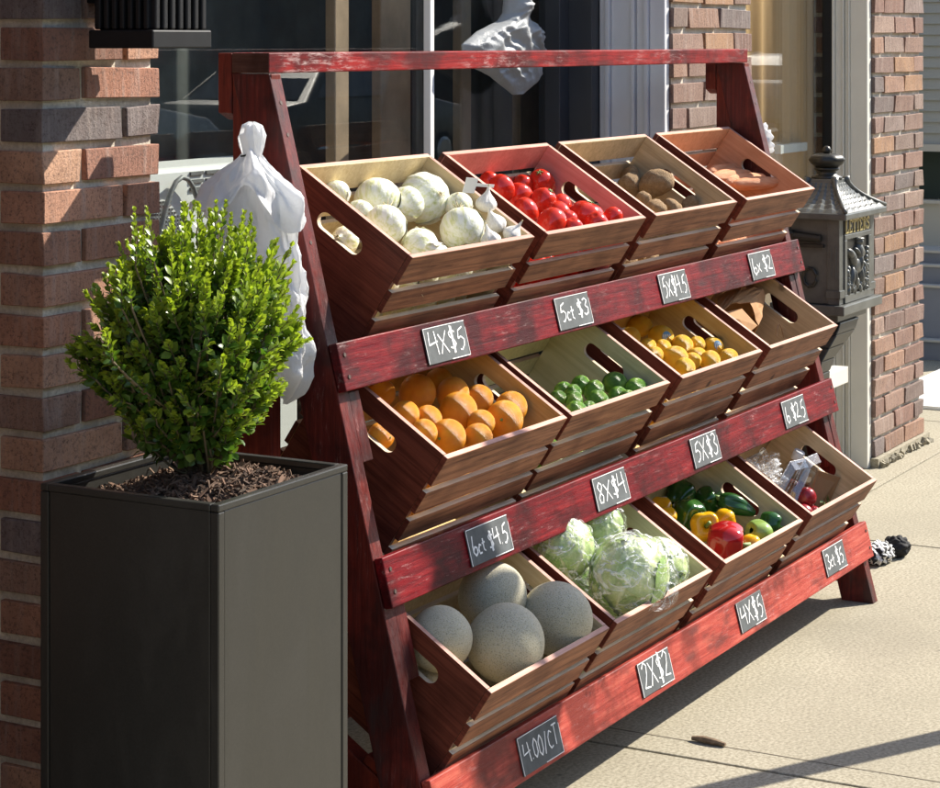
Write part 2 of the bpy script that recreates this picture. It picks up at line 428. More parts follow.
# deep white jamb against the middle pier, stepped mouldings, facing left
for (ya, yb, xo) in ((1.112, 1.16, .000), (1.16, 1.175, -.012), (1.175, 1.205, .006), (1.205, 1.218, -.008), (1.218, 1.285, .004), (1.285, 1.30, -.010), (1.30, 1.322, .002)):
    mb.box(2.405+xo, 2.439, ya+.0005, yb, 0, 3.2)
mb.box(-.028, 2.40, 1.25, 1.44, 0, .415); mb.box(-.028, 2.40, 1.22, 1.46, .417, .455)
mb.box(-.028, 2.404, 1.25, 1.46, 2.902, 3.2)
mb.build('trim', M_WHITE, t, bevel=.003)
mb = MB(); mb.box(2.36, 2.438, 1.324, 1.47, .456, 2.9); mb.box(2.302, 2.36, 1.40, 1.47, .456, 2.9); mb.box(-.028, .02, 1.42, 1.47, .456, 2.9)
mb.build('frame', M_GREYFR, t, bevel=.002)
mb = MB(); mb.box(1.585, 1.607, 1.425, 1.446, .456, 2.9); mb.build('mullion', M_WHITEB, t, bevel=.002)

# right shop window
t = empty('shop_window', (3.6, 1.27, 0), 'shop window with a brown blind between the middle pier and the mailbox', 'window', 'shop windows')
mb = MB(); mb.box(3.056, 4.232, 1.277, 1.283, .33, 2.9); mb.build('glass', M_GLASS, t)
mb = MB()
for (ya, yb, xo) in ((1.113, 1.178, .0), (1.178, 1.186, -.006), (1.186, 1.20, .006), (1.20, 1.208, -.006), (1.208, 1.235, .003), (1.235, 1.247, -.005)):
    mb.box(4.232+xo, 4.2775, ya+.0005, yb, 0, 3.2)
mb.box(3.056, 4.231, 1.25, 1.27, 0, .328); mb.box(3.056, 4.10, 1.14, 1.27, .33, .388); mb.box(3.056, 4.23, 1.15, 1.29, 2.902, 3.2)
mb.build('trim', simple('cream trim', (.66,.64,.57), .45, var=.05, scale=5), t, bevel=.003)
mb = MB(); mb.box(4.2335, 4.2775, 1.2485, 1.286, .33, 2.9); mb.build('frame', M_BLACK, t, bevel=.002)
def drape(pts, z0, z1):
    mb = MB()
    for x, y in pts: mb.v.append(V((x, y, z0))); mb.v.append(V((x, y, z1)))
    for k in range(len(pts)-1): mb.quad((2*k, 2*k+2, 2*k+3, 2*k+1))
    return mb
mb = drape([(3.06 + k*1.21/160, 1.335 + .007*math.sin(k*.34) + .004*nz0(k*.05)) for k in range(161)], .40, 2.9)
def blind():
    m, nt, p, o = newmat('brown blind'); f = tex(nt, coords(nt, (9,9,.5)), 1.2, 3, .5)
    nt.links.new(ramp(nt, f, [(.3, (.52,.30,.12)), (.7, (.68,.43,.21))]), p.inputs['Base Color']); p.inputs['Roughness'].default_value = .8; return m
mb.build('blind', blind(), t, solid=.002, smooth=True)

# ------------------------------------------------------------------ shop interior
mb = MB()
mb.box(-.4, 5.2, 5.2, 5.3, 0, 3.2); mb.box(-.5, -.4, 1.71, 5.3, 0, 3.2); mb.box(5.2, 5.3, 1.62, 5.3, 0, 3.2); mb.box(4.87, 5.2, 1.61, 1.62, 0, 3.2)
mb.box(-.5, 5.3, 1.905, 5.3, 3.21, 3.3); mb.box(-.4, 5.2, 1.5, 5.2, -.01, .01)
tag(mb.build('shop_interior', M_DARK), kind='structure')
t = empty('display_shelving', (1.6, 2.05, 0), 'brown shelving uprights with dark cloth behind the left shop window', 'shelving')
for (a, b) in ((1.36, 1.43), (1.59, 1.75), (2.035, 2.095), (2.40, 2.55)):
    mb = MB(); mb.box(a, b, 1.58, 1.61, .01, 2.9)
    mb.build('upright', M_BROWNW, t, bevel=.004)
mb = drape([(-.38 + k*4.2/200, 1.83 + .035*nz0(k*.09) + .012*nz0(k*.31+9)) for k in range(201)], .01, 2.9)
mb.build('backing_cloth', M_CURT, t, smooth=True, solid=.004)
mb = MB(); mb.box(1.30, 2.58, 1.62, 1.80, .80, .83); mb.build('display_shelf', M_BROWNW, t)
# white appliance behind the glass
t = empty('white_appliance', (.72, 1.66, .46), 'tall white slotted appliance standing behind the window glass, left of the hanging bag', 'appliance')
mb = MB(); mb.box(.46, 1.16, 1.56, 1.76, .46, 1.262); mb.build('casing', M_WHITEB, t, bevel=.012)
mb = MB()
for k in range(3):
    for q in range(4): mb.box(.70+q*.062, .75+q*.062, 1.555, 1.562, 1.205+k*.018, 1.213+k*.018)
for a in range(16):
    for b in range(12):
        if (a*.6 + b*.5) < 11 and (a + b) > 5: mb.box(.520+a*.011, .526+a*.011, 1.556, 1.562, 1.085+b*.009, 1.0895+b*.009)
mb.build('vent', simple('grey slots', (.16,.16,.16), .6), t)
mb = MB(); pts = [(.540,1.545,1.04),(.567,1.54,1.14),(.600,1.54,1.215),(.640,1.538,1.252),(.690,1.54,1.222),(.722,1.542,1.15),(.728,1.545,1.03)]
mb.tube(pts, .007, 8); mb.build('handle', simple('grey strap', (.22,.23,.23), .5), t, smooth=True, sub=1)
mb = MB()
for a in range(9):
    for b in range(9):
        pass
def crumple(name, c, sx, sy, sz, seed, mat, label, cat, amp=.5, nu=26, nv=16, parent=None, f=2.2):
    nu, nv = int(nu*2.6), int(nv*2.6)
    mb = MB(); b0 = 0
    for i in range(nv+1):
        th = math.pi*i/nv
        for k in range(nu):
            ph = 2*math.pi*k/nu
            d = V((math.sin(th)*math.cos(ph), math.sin(th)*math.sin(ph), math.cos(th)))
            q = 1 - amp*.5 + amp*abs(noise.noise(d*f + V((seed, seed*.7, 0))))*1.6 + amp*.22*noise.noise(d*f*2.7 + V((seed,3,1))) - amp*.16*(1-2*abs(noise.noise(d*f*2.1 + V((2,seed,5))))) - amp*.07*(1-2*abs(noise.noise(d*f*5 + V((seed,1,8)))))
            mb.v.append(V((d.x*sx*q, d.y*sy*q, d.z*sz*q)) + V(c))
    for i in range(nv):
        for k in range(nu):
            a = i*nu+k; b = i*nu+(k+1) % nu
            mb.quad((a, a+nu, b+nu, b))
    o = mb.build(name, mat, parent, smooth=True)
    if label: tag(o, label, cat)
    return o
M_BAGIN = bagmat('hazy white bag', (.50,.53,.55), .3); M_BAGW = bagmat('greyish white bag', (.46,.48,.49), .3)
def tiedbag():
    rows = [(1.80,1.970,1.986),(1.72,1.958,2.000),(1.66,1.950,2.020),(1.627,1.937,2.046),(1.605,1.902,2.095),(1.577,1.775,2.145),(1.542,1.686,2.158),(1.507,1.691,2.183),(1.485,1.719,2.145),(1.46,1.832,2.151),(1.431,1.902,2.114),(1.402,1.979,2.033)]
    t = empty('plastic_bag', (1.95,1.40,1.40), 'large greyish white plastic bag hanging against the window glass behind the top rail', 'plastic bag')
    rr = []
    for k in range(len(rows)-1):
        for q in range(7): f = q/7; rr.append([x*(1-f)+y*f for x, y in zip(rows[k], rows[k+1])])
    rr.append(rows[-1]); mb = MB(); n = 56
    for sg in (-1, 1):
        for (z, l, r_) in rr:
            for k in range(n+1):
                u = k/n*2-1; x = l + (r_-l)*k/n; e = math.sqrt(max(0, 1-u*u))
                cz = (z-1.402)/.225; vert = math.sin(math.pi*min(1, max(0.02, cz*.56)))**.5
                d = x*7 + z*16
                rid = 1-2*abs(noise.noise(V((d*1.5, (x-z)*3.4, 3)))); rid2 = 1-2*abs(noise.noise(V((x*15-z*32, z*14, 7))))
                y = 1.385 + sg*e*vert*(.030 + .024*rid*(sg < 0) + .012*rid2*(sg < 0))
                mb.v.append(V((x, y, z + .006*rid2*e)))
    m_ = len(rr)
    for s_ in range(2):
        for i in range(m_-1):
            for k in range(n): a = s_*m_*(n+1)+i*(n+1)+k; mb.quad((a, a+1, a+n+2, a+n+1))
    mb.build('bag_body', M_BAGW, t, smooth=True)
tiedbag()
crumple('plastic_bag', (2.60,1.555,1.285), .05, .03, .06, 8.1, M_BAGIN, 'small crumpled white bag inside the window beside the grey frame', 'plastic bag', .6, 16, 10)
mb = MB(); mb.tube([(1.978,1.386,1.79),(1.978,1.386,2.3),(1.98,1.40,2.903)], .006, 6); tag(mb.build('cord', M_BAG), 'white cord holding the big plastic bag up against the shop window', 'cord')
# pale ledge in the right window
mb = MB(); mb.box(3.86, 4.13, 1.305, 1.34, 1.155, 1.185); tag(mb.build('window_bar', M_WHITEB), 'short pale bar behind the right window glass, above the mailbox crown', 'bar')

# ------------------------------------------------------------------ wall lantern over the left pier
t = empty('wall_lantern', (-.21, .98, 1.54), 'black ribbed square wall lantern cut by the top of the picture', 'wall lantern')
X0, X1, Y0, Y1 = -.300, -.128, .912, 1.05
mb = MB(); mb.box(X0+.012, X1-.012, Y0+.012, Y1-.012, 1.57, 1.95); mb.build('body', M_BLACK, t)
mb = MB()
for k in range(7):
    c = X0 + .016 + k*(X1-X0-.032)/6
    mb.box(c-.0065, c+.0065, Y0, Y0+.014, 1.572, 1.95); mb.box(c-.0065, c+.0065, Y1-.014, Y1, 1.572, 1.95)
    c = Y0 + .016 + k*(Y1-Y0-.032)/6
    mb.box(X0, X0+.0145, c-.0055, c+.0055, 1.572, 1.95); mb.box(X1-.0145, X1, c-.0055, c+.0055, 1.572, 1.95)
mb.build('rib', M_BLACK, t, bevel=.003)
mb = MB(); mb.box(X0-.003, X1+.003, Y0-.003, Y1+.003, 1.538, 1.571); mb.build('base_rim', M_BLACK, t, bevel=.003)
mb = MB(); mb.box(X0-.02, X1+.02, Y0-.02, Y1+.02, 1.95, 1.99); mb.build('roof_cap', M_BLACK, t, bevel=.003)
mb = MB(); mb.box(-.25, -.18, 1.05, 1.10, 1.62, 1.86); mb.build('bracket', M_BLACK, t, bevel=.003)

# ------------------------------------------------------------------ produce stand
A, B = .4643, .2557
sn = math.sqrt(1+B*B); SU = V((0, B/sn, 1/sn)); NR = V((0, -1/sn, B/sn)); EX = V((1,0,0))
TILT = .5776; ct, st = math.cos(TILT), math.sin(TILT)
EV = V((0, ct, st)); EN = V((0, -st, ct))
L = 2.44
def front(x, z): return V((x, A+B*z, z))
stand = empty('produce_stand', (L/2, .75, 0), 'red stained three tier wooden produce stand with a top rail', 'produce stand')
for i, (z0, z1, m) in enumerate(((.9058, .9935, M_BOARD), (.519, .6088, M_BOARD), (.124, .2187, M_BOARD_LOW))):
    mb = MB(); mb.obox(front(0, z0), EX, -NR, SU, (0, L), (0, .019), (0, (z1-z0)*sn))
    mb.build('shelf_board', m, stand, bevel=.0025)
mb = MB(); mb.box(0, 2.435, .8673, .9525, 1.4905, 1.5292, [0,0,0,1,0,1]); mb.build('top_rail', [M_RAIL, M_ENDG], stand, bevel=.0025)
for xa in (0.0, 2.402):
    mb = MB()
    zt = 1.4895
    p0 = front(0, 0).y + .0215
    d = .092
    q = [(xa, p0, 0), (xa+.038, p0, 0), (xa+.038, p0+d, 0), (xa, p0+d, 0), (xa, p0+B*zt, zt), (xa+.038, p0+B*zt, zt), (xa+.038, min(p0+d+B*zt, .952), zt), (xa, min(p0+d+B*zt, .952), zt)]
    mb.hexa(q); mb.build('front_leg', M_LEG, stand, bevel=.002)
    mb = MB(); mb.box(xa+.0025, xa+.0355, .864, .9515, 0, 1.4893); mb.build('back_post', M_POST, stand, bevel=.002)
    mb = MB(); mb.hexa([(xa+.002,.954,1.415),(xa+.036,.954,1.400),(xa+.036,.985,1.400),(xa+.002,.985,1.415),(xa+.002,.954,1.5285),(xa+.036,.954,1.5285),(xa+.036,.985,1.5285),(xa+.002,.985,1.5285)])
    mb.build('cleat', M_POST, stand, bevel=.002)
    mb = MB(); mb.box(xa+.004, xa+.034, .50+.06, .863, .05, .135); mb.build('foot_brace', M_POST, stand, bevel=.002)
ROWS = [(.643, 1.1413), (.5627, .7704), (.441, .3636)]
HC, DC, WC = .238, .309, .507
for xa in (.0388, 2.3632):
    for (za, zb) in ((.775, .9035), (.385, .5165)):
        mb = MB(); mb.obox(front(xa, za), EX, -NR, SU, (0, .038), (.0225, .075), (0, (zb-za)*sn)); mb.build('leg_block', M_LEG, stand, bevel=.002)
for (yF, zF) in ROWS:
    o = V((0, yF, zF))
    for xa in (.0385, 2.3635):
        mb = MB(); mb.obox(o+V((xa,0,0)), EX, EV, EN, (0, .038), (.045, .335), (-HC-.10, -HC-.022)); mb.build('shelf_bracket', M_POST, stand, bevel=.002)
    mb = MB(); mb.obox(o, EX, EV, EN, (.002+.0385, L-.0405), (.055, .125), (-HC-.0205, -HC-.0015)); mb.build('crate_rest', M_POST, stand, bevel=.002)
    mb = MB(); mb.obox(o, EX, EV, EN, (.002+.0385, L-.0405), (.215, .285), (-HC-.0205, -HC-.0015)); mb.build('crate_rest', M_POST, stand, bevel=.002)
M_SCREW = simple('screw heads', (.10,.07,.06), .5, .6)
for xx in (.019, 2.421):
    for z in (.93, .97, .545, .585, .15, .195, 1.18, 1.38, 1.44):
        c = front(xx, z) + (NR*.0005 if z < 1.0 else -NR*.0212)
        mb = MB(); mb.lathe([(.0045, 0), (.0040, .0012)], 10, (0,0,0))
        for v in mb.v[-20:]:
            a, b2, c2 = v.x, v.y, v.z
            v.xyz = c + EX*a + SU*b2 + NR*c2
        mb.build('screw', M_SCREW, stand)

# ------------------------------------------------------------------ crates
def panel_with_hole(mb, D, H, th, x, out_in):
    """end panel in the (v,n) plane at x..x+th with a stadium hand hole; out_in = materials of the -x and +x faces"""
    cy, cz = D*.5+.004, -.056; hw, hr = .040, .0175
    angs = set()
    for k in range(13):
        f = -math.pi/2 + math.pi*k/12
        for sg in (1, -1):
            angs.add(round(math.atan2(hr*math.sin(f), sg*(hw + hr*math.cos(f))) % (2*math.pi), 5))
    for k in range(-3, 4):
        for sg in (1, -1): angs.add(round(math.atan2(sg*hr, hw*k/3.5) % (2*math.pi), 5))
    cs = [(-cy, -H-cz), (D-cy, -H-cz), (D-cy, -cz), (-cy, -cz)]
    for a, b in cs: angs.add(round(math.atan2(b, a) % (2*math.pi), 5))
    angs = sorted(angs)
    def inner(t):
        c, s = math.cos(t), math.sin(t)
        # ray - stadium
        if abs(s) > 1e-6:
            k = hr/abs(s)
            if abs(k*c) <= hw: return (k*c, k*s)
        sx = 1 if c > 0 else -1
        bq = -2*c*sx*hw; cq = hw*hw-hr*hr
        k = (-bq + math.sqrt(max(0, bq*bq-4*cq)))/2
        return (k*c, k*s)
    def outer(t):
        c, s = math.cos(t), math.sin(t); ks = []
        if c > 1e-9: ks.append((D-cy)/c)
        if c < -1e-9: ks.append(-cy/c)
        if s > 1e-9: ks.append(-cz/s)
        if s < -1e-9: ks.append((-H-cz)/s)
        k = min(ks); return (k*c, k*s)
    n = len(angs); b = len(mb.v)
    for xx in (x, x+th):
        for t in angs:
            p = inner(t); mb.v.append(V((xx, cy+p[0], cz+p[1])))
        for t in angs:
            p = outer(t); mb.v.append(V((xx, cy+p[0], cz+p[1])))
    for k in range(n):
        j = (k+1) % n
        mb.quad((b+k, b+n+k, b+n+j, b+j), out_in[0])
        mb.quad((b+2*n+k, b+2*n+j, b+3*n+j, b+3*n+k), out_in[1])
        mb.quad((b+k, b+j, b+2*n+j, b+2*n+k), 3)
        top = all(abs(mb.v[b+n+q].z) < 1e-4 for q in (k, j))
        mb.quad((b+n+k, b+3*n+k, b+3*n+j, b+n+j), 2 if top else 4)
CR = [[.152,.722,1.289,1.865],[.144,.676,1.256,1.825],[.09,.633,1.218,1.792]]
INN = [['raw','pink','tan','brown'],['yellow','olive','yellow','tan'],['raw','olive','olive','tan']]
WHAT = [['onions and garlic','tomatoes','potatoes','pale sweet potatoes'],['oranges','limes','lemons','a paper bag'],['melons','bagged cabbages','bell peppers','plastic boxes and radishes']]
TIER = ['top', 'middle', 'bottom']
crates = {}
rc = random.Random(21)
for i in range(3):
    for j in range(4):
        yF, zF = ROWS[i]; x = CR[i][j]
        c = empty('wooden_crate', (x, yF, zF), f'slatted wooden crate of {WHAT[i][j]} on the {TIER[i]} tier', 'crate', 'slatted crates on the stand', rx=TILT)
        inn = INNER[INN[i][j]]; mats = [C_SIDE, inn, C_EDGE, C_GAP, C_SIDE]
        th, ts = .012, .0115
        mb = MB(); panel_with_hole(mb, DC-2*ts-.001, HC, th, 0, (0, 1))
        for v in mb.v: v.y += ts+.0005
        mb.build('end_panel', mats, c, True)
        mb = MB(); panel_with_hole(mb, DC-2*ts-.001, HC, th, WC-th, (1, 0))
        for v in mb.v: v.y += ts+.0005
        mb.build('end_panel', mats, c, True)
        fm = [C_FRONT, inn, C_EDGE, C_GAP, C_SIDE, M_SCREW]
        gap = .0165; sh = (HC-2*gap)/3
        for nm, v0, v1, mo in (('front_panel', 0, ts, (0, 1)), ('back_panel', DC-ts, DC, (1, 0))):
            mb = MB()
            for k, (za, zb) in enumerate(((0, .066), (.0815, .1315), (.1485, .1995), (.2165, HC))):
                z1 = -za + rc.uniform(-.0015, .0015)*(k > 0); z0 = -zb + rc.uniform(-.0015, .0015)
                e0 = rc.uniform(-.002, .001); e1 = WC + rc.uniform(-.001, .002); sk = rc.uniform(-.0035, .0035) if k else 0
                p = [(e0,v0,z0),(e1,v0,z0+sk),(e1,v1,z0+sk),(e0,v1,z0),(e0,v0,z1),(e1,v0,z1+sk),(e1,v1,z1+sk),(e0,v1,z1)]
                mb.hexa(p, [0, 2 if k == 0 else 3, mo[0], 4, mo[1], 4])
            if nm == 'front_panel':
                for k in range(3):
                    zc = (-.033, -.1065, -.174)[k]
                    for ue in (.006, .0065, WC-.006, WC-.0065):
                        for dz in (-.013, .013):
                            pp = [(ue + .0017*math.cos(q*1.0472), -.0006, zc+dz*(1 if ue < .2 else .9) + .0017*math.sin(q*1.0472)) for q in range(6)]
                            mb.add(pp + [(x_, .001, z_) for x_, y_, z_ in pp], [(0,1,2,3,4,5)] + [(q, (q+1) % 6, 6+(q+1) % 6, 6+q) for q in range(6)], 5)
            mb.build(nm, fm, c, True, bevel=.0012, seg=1)
        mb = MB()
        for k in range(3):
            a = .0095 + k*(DC-.019)/3; b = a + (DC-.019)/3 - .010
            mb.box(.0125, WC-.0125, a, b, -HC+.001, -HC+.009, [0, 1, 2, 2, 2, 2])
        mb.build('floor_panel', fm, c, True)
        crates[(i, j)] = c
def cw(i, j, u, v, n):
    yF, zF = ROWS[i]
    return V((CR[i][j]+u, yF, zF)) + EV*v + EN*n

# ------------------------------------------------------------------ chalk signs
G = {
'4': (.75, [[(.12,1),(.05,.45),(.72,.55)], [(.55,1.0),(.6,.5),(.66,0)]]),
'X': (.75, [[(.05,.9),(.7,.0)], [(.68,1),(.35,.5),(.1,0)]]),
'x': (.55, [[(.05,.55),(.5,.0)], [(.48,.6),(.05,0)]]),
'$': (.62, [[(.58,.80),(.35,.92),(.12,.78),(.2,.6),(.45,.48),(.58,.28),(.4,.1),(.1,.16)], [(.30,1.12),(.36,-.12)], [(.40,1.08),(.44,-.1)]]),
'5': (.66, [[(.62,1.02),(.25,.88),(.16,.5),(.4,.58),(.62,.4),(.56,.14),(.36,-.04),(.2,-.02)]]),
'3': (.6, [[(.1,.9),(.35,1.0),(.55,.82),(.3,.55),(.58,.36),(.5,.08),(.25,-.02),(.08,.12)]]),
'2': (.62, [[(.08,.8),(.3,1.0),(.52,.85),(.42,.5),(.1,.05),(.2,.06),(.62,.02)]]),
'8': (.6, [[(.5,.85),(.3,1.0),(.1,.8),(.25,.58),(.5,.3),(.4,.02),(.15,.05),(.1,.3),(.35,.55),(.5,.75),(.5,.85)]]),
'6': (.62, [[(.2,1.05),(.1,.6),(.1,.2),(.3,-.04),(.55,.12),(.52,.38),(.3,.45),(.12,.25)]]),
'0': (.55, [[(.28,1),(.08,.7),(.1,.2),(.28,0),(.46,.25),(.46,.75),(.28,1)]]),
'/': (.45, [[(.35,1.1),(.08,-.1)]]),
'C': (.55, [[(.5,.85),(.3,1),(.1,.7),(.1,.25),(.28,.0),(.5,.1)]]),
'T': (.55, [[(.05,.98),(.55,1.0)], [(.3,.98),(.28,0)]]),
'c': (.42, [[(.38,.42),(.2,.5),(.06,.28),(.12,.04),(.36,.06)]]),
't': (.42, [[(.2,.75),(.2,.1),(.36,.02)], [(.04,.48),(.38,.52)]]),
'.': (.22, [[(.08,.04),(.14,.0),(.1,.03)]]),
' ': (.3, []),
}
SIGNS = [
 (0, .306, .168, '4X$5', .6, 'chalk sign reading 4X$5 at the left end of the top board'),
 (0, .885, .168, '5ct $3', .5, 'chalk sign reading 5ct $3 on the top board, under the tomatoes'),
 (0, 1.447, .166, '5X$4.5', .62, 'chalk sign reading 5X$4.5 on the top board'),
 (0, 2.039, .162, '6x $2', .55, 'chalk sign reading 6x $2 at the right end of the top board'),
 (1, .302, .172, '6ct $4.5', .5, 'shaded chalk sign reading 6ct $4.5 on the middle board, over the melons'),
 (1, .872, .166, '8X$4', .62, 'chalk sign reading 8X$4 on the middle board'),
 (1, 1.412, .162, '5X$3', .66, 'chalk sign reading 5X$3 on the middle board'),
 (1, 2.025, .166, '6 $2.5', .6, 'chalk sign reading 6 $2.5 at the right end of the middle board'),
 (2, .325, .172, '4.00/CT', .5, 'dark chalk sign reading 4.00/CT on the bottom board, under the melons'),
 (2, .887, .164, '2X$2', .72, 'chalk sign reading 2X$2 on the bottom board, under the cabbages'),
 (2, 1.458, .160, '4X$5', .66, 'chalk sign reading 4X$5 on the bottom board, under the peppers'),
 (2, 2.066, .158, '3ct $5.', .55, 'chalk sign reading 3ct $5 at the right end of the bottom board'),
]
ZS = [(.9135, .9835), (.5295, .5985), (.1325, .2035)]
for (row, x0, w, txt, hf, lab) in SIGNS:
    z0, z1 = ZS[row]
    if row == 2: z0 += (x0-.3)*.006; z1 += (x0-.3)*.004
    s = empty('chalk_sign', front(x0+w/2, z0), lab, 'chalk sign', 'chalk price signs')
    H = (z1-z0)*sn; o = front(x0, z0) + NR*.0006
    mb = MB(); mb.obox(o, EX, -NR, SU, (0, w), (-.003, 0), (0, H)); mb.build('board', M_SLATE, s, bevel=.0008, seg=1)
    mb = MB(); of = o + NR*.0031
    rs = random.Random(sum(map(ord, lab)))
    tw = sum(G[c][0] for c in txt); hh = H*hf; sx = (w*.86)/tw
    x = w*.07; yb = (H-hh)*.52
    for c in txt:
        gw, st_ = G[c]; jy = rs.uniform(-.06, .06)*hh; sc = rs.uniform(.92, 1.1)
        for pl in st_:
            pts = [(x+px*sx*.98, yb+jy+py*hh*sc + (x/w)*.002) for px, py in pl]
            # densify
            dd = []
            for a in range(len(pts)-1):
                for q in range(4):
                    f = q/4; dd.append((pts[a][0]*(1-f)+pts[a+1][0]*f + rs.uniform(-.0003,.0003), pts[a][1]*(1-f)+pts[a+1][1]*f + rs.uniform(-.0003,.0003)))
            dd.append(pts[-1])
            mb.ribbon(dd, .0034 if row != 2 or x0 > .5 else .0028, of, EX, SU, NR)
        x += gw*sx
    mb.build('chalk_lettering', M_CHALK, s)
    mb = MB()
    e = .0012
    for pl in ([(e,e),(e,H-e)], [(e,H-e),(w*.5,H-e*.8),(w-e,H-e)], [(w*.55,e*1.2),(w-e,e)], [(w-e,e),(w-e,H*.8)]):
        if rs.random() < .85: mb.ribbon(pl, .0015, of, EX, SU, NR)
    mb.build('chalk_border', M_CHALK, s)
# ------------------------------------------------------------------ produce meshes (unit radius)
def blob(name, prof, mats, fn=None, nu=28, nv=18, extra=None, smooth=True):
    """prof(t) -> (r, z), t 0 (bottom) .. 1 (top); fn(theta, t) radial factor"""
    mb = MB()
    for i in range(nv+1):
        t = i/nv; r, z = prof(t)
        for k in range(nu):
            th = 2*math.pi*k/nu; q = r*(fn(th, t) if fn else 1)
            mb.v.append(V((q*math.cos(th), q*math.sin(th), z)))
    for i in range(nv):
        for k in range(nu):
            a = i*nu+k; b = i*nu+(k+1) % nu
            mb.quad((a, b, b+nu, a+nu))
    if extra: extra(mb)
    me = bpy.data.meshes.new(name)
    me.from_pydata(mb.v, [], mb.f)
    for m in mats: me.materials.append(m)
    me.polygons.foreach_set('material_index', mb.m); me.polygons.foreach_set('use_smooth', [smooth]*len(mb.f)); me.update()
    return me
sph = lambda t, a=1, b=1: (a*math.sin(math.pi*t), -b*math.cos(math.pi*t))

def prodmat(name, stops, scale=(4,4,4), s=1.2, rough=.4, bmp=(.2, 60, .02), spec=.5, sss=0, speck=None, var=.12, coat=0):
    m, nt, p, o = newmat(name)
    f = tex(nt, coords(nt, scale), s, 4, .6)
    c = ramp(nt, f, stops)
    if speck:
        vo = tex(nt, coords(nt), speck[0], 2, .5); c = mixc(nt, ramp(nt, vo, [(speck[1], 0), (speck[1]+.06, speck[3])]), c, speck[2])
    if var:
        hs = N(nt, 'ShaderNodeHueSaturation'); nt.links.new(c, hs.inputs['Color'])
        mr = N(nt, 'ShaderNodeMapRange'); mr.inputs['To Min'].default_value = 1-var; mr.inputs['To Max'].default_value = 1+var*.6
        nt.links.new(rnd(nt), mr.inputs['Value']); nt.links.new(mr.outputs[0], hs.inputs['Value']); c = hs.outputs[0]
    nt.links.new(c, p.inputs['Base Color']); p.inputs['Roughness'].default_value = rough; p.inputs['Specular IOR Level'].default_value = spec
    if sss: p.inputs['Subsurface Weight'].default_value = sss; p.inputs['Subsurface Radius'].default_value = (.3,.2,.1); p.inputs['Subsurface Scale'].default_value = .03
    if bmp: bump(nt, p, tex(nt, coords(nt), bmp[1], 3, .6), bmp[0], bmp[2])
    return m
M_ONION = prodmat('onion skin', [(.28,(.54,.57,.24)),(.40,(.70,.71,.43)),(.54,(.84,.84,.72)),(.75,(.88,.88,.82))], (5,5,.8), 1.1, .32, (.15,9,.03), .5, 0, None, .06)
M_PEEL = prodmat('onion peel', [(.3,(.66,.62,.46)),(.6,(.84,.82,.73))], (5,5,.8), 1.6, .4, (.3,14,.03), .5, 0, None, .05)
M_ONTIP = simple('onion tip', (.50,.42,.24), .7, var=.3, scale=6)
M_GARLIC = prodmat('garlic skin', [(.3,(.66,.62,.56)),(.6,(.80,.77,.72))], (7,7,.9), 1.2, .45, (.25,12,.03), .4, 0, None, .05)
M_TOM = prodmat('tomato skin', [(.3,(.52,.022,.010)),(.7,(.68,.050,.022))], (2,2,2), 1, .16, None, .5, 0, None, .1)
M_POT = prodmat('potato skin', [(.3,(.33,.20,.095)),(.7,(.52,.36,.20))], (3,3,3), 1.3, .75, (.6,14,.05), .3, 0, (22,.62,(.12,.07,.035),.7), .15)
M_SWP = prodmat('sweet potato', [(.3,(.70,.25,.10)),(.7,(.82,.42,.22))], (3,3,.6), 1.4, .6, (.4,12,.04), .3, 0, None, .1)
M_ORA = prodmat('orange peel', [(.3,(.78,.27,.006)),(.7,(.88,.40,.020))], (2,2,2), .8, .36, (.5,38,.03), .5, 0, None, .1)
M_LIME = prodmat('lime peel', [(.3,(.04,.125,.010)),(.55,(.13,.28,.025)),(.78,(.38,.48,.08))], (1.4,1.4,1.4), .9, .25, (.4,34,.03), .5, 0, None, .3)
M_LEM = prodmat('lemon peel', [(.3,(.83,.42,.010)),(.7,(.90,.57,.035))], (2,2,2), .8, .34, (.5,30,.03), .5, 0, None, .08)
def melonmat():
    m, nt, p, o = newmat('melon rind')
    w = coords(nt)
    vo = N(nt, 'ShaderNodeTexVoronoi', feature='DISTANCE_TO_EDGE'); vo.inputs['Scale'].default_value = 11; 
    wn = N(nt, 'ShaderNodeTexNoise'); wn.inputs['Scale'].default_value = 9; nt.links.new(w, wn.inputs['Vector'])
    mm = mixc(nt, .12, w, wn.outputs['Color']); nt.links.new(mm, vo.inputs['Vector'])
    net = ramp(nt, vo.outputs['Distance'], [(.015, 1), (.075, 0)])
    f = tex(nt, w, 30, 5, .7); g = tex(nt, w, 1.3, 3, .5)
    base = ramp(nt, g, [(.3, (.44,.405,.285)), (.7, (.53,.475,.335))])
    c = mixc(nt, mixc(nt, .5, net, (0,0,0)), base, (.50,.48,.40)); c = mixc(nt, ramp(nt, f, [(.40, .8), (.46, 0)]), c, (.17,.165,.115))
    nt.links.new(c, p.inputs['Base Color']); p.inputs['Roughness'].default_value = .72
    bump(nt, p, mixc(nt, .5, net, f), .3, .02); return m
M_MEL = melonmat()
M_GPEP = prodmat('green pepper', [(.3,(.012,.055,.010)),(.7,(.035,.12,.020))], (1,1,1), 1, .14, None, .5, 0, None, .2)
M_PPEP = prodmat('pale green pepper', [(.3,(.16,.27,.05)),(.7,(.30,.42,.10))], (1,1,1), 1, .18, None, .5, 0, None, .1)
M_YPEP = prodmat('yellow pepper', [(.3,(.74,.33,.008)),(.7,(.80,.45,.012))], (1,1,1), 1, .14, None, .5, 0, None, .06)
M_RPEP = prodmat('red pepper', [(.3,(.36,.010,.012)),(.7,(.50,.018,.016))], (1,1,1), 1, .12, None, .5)
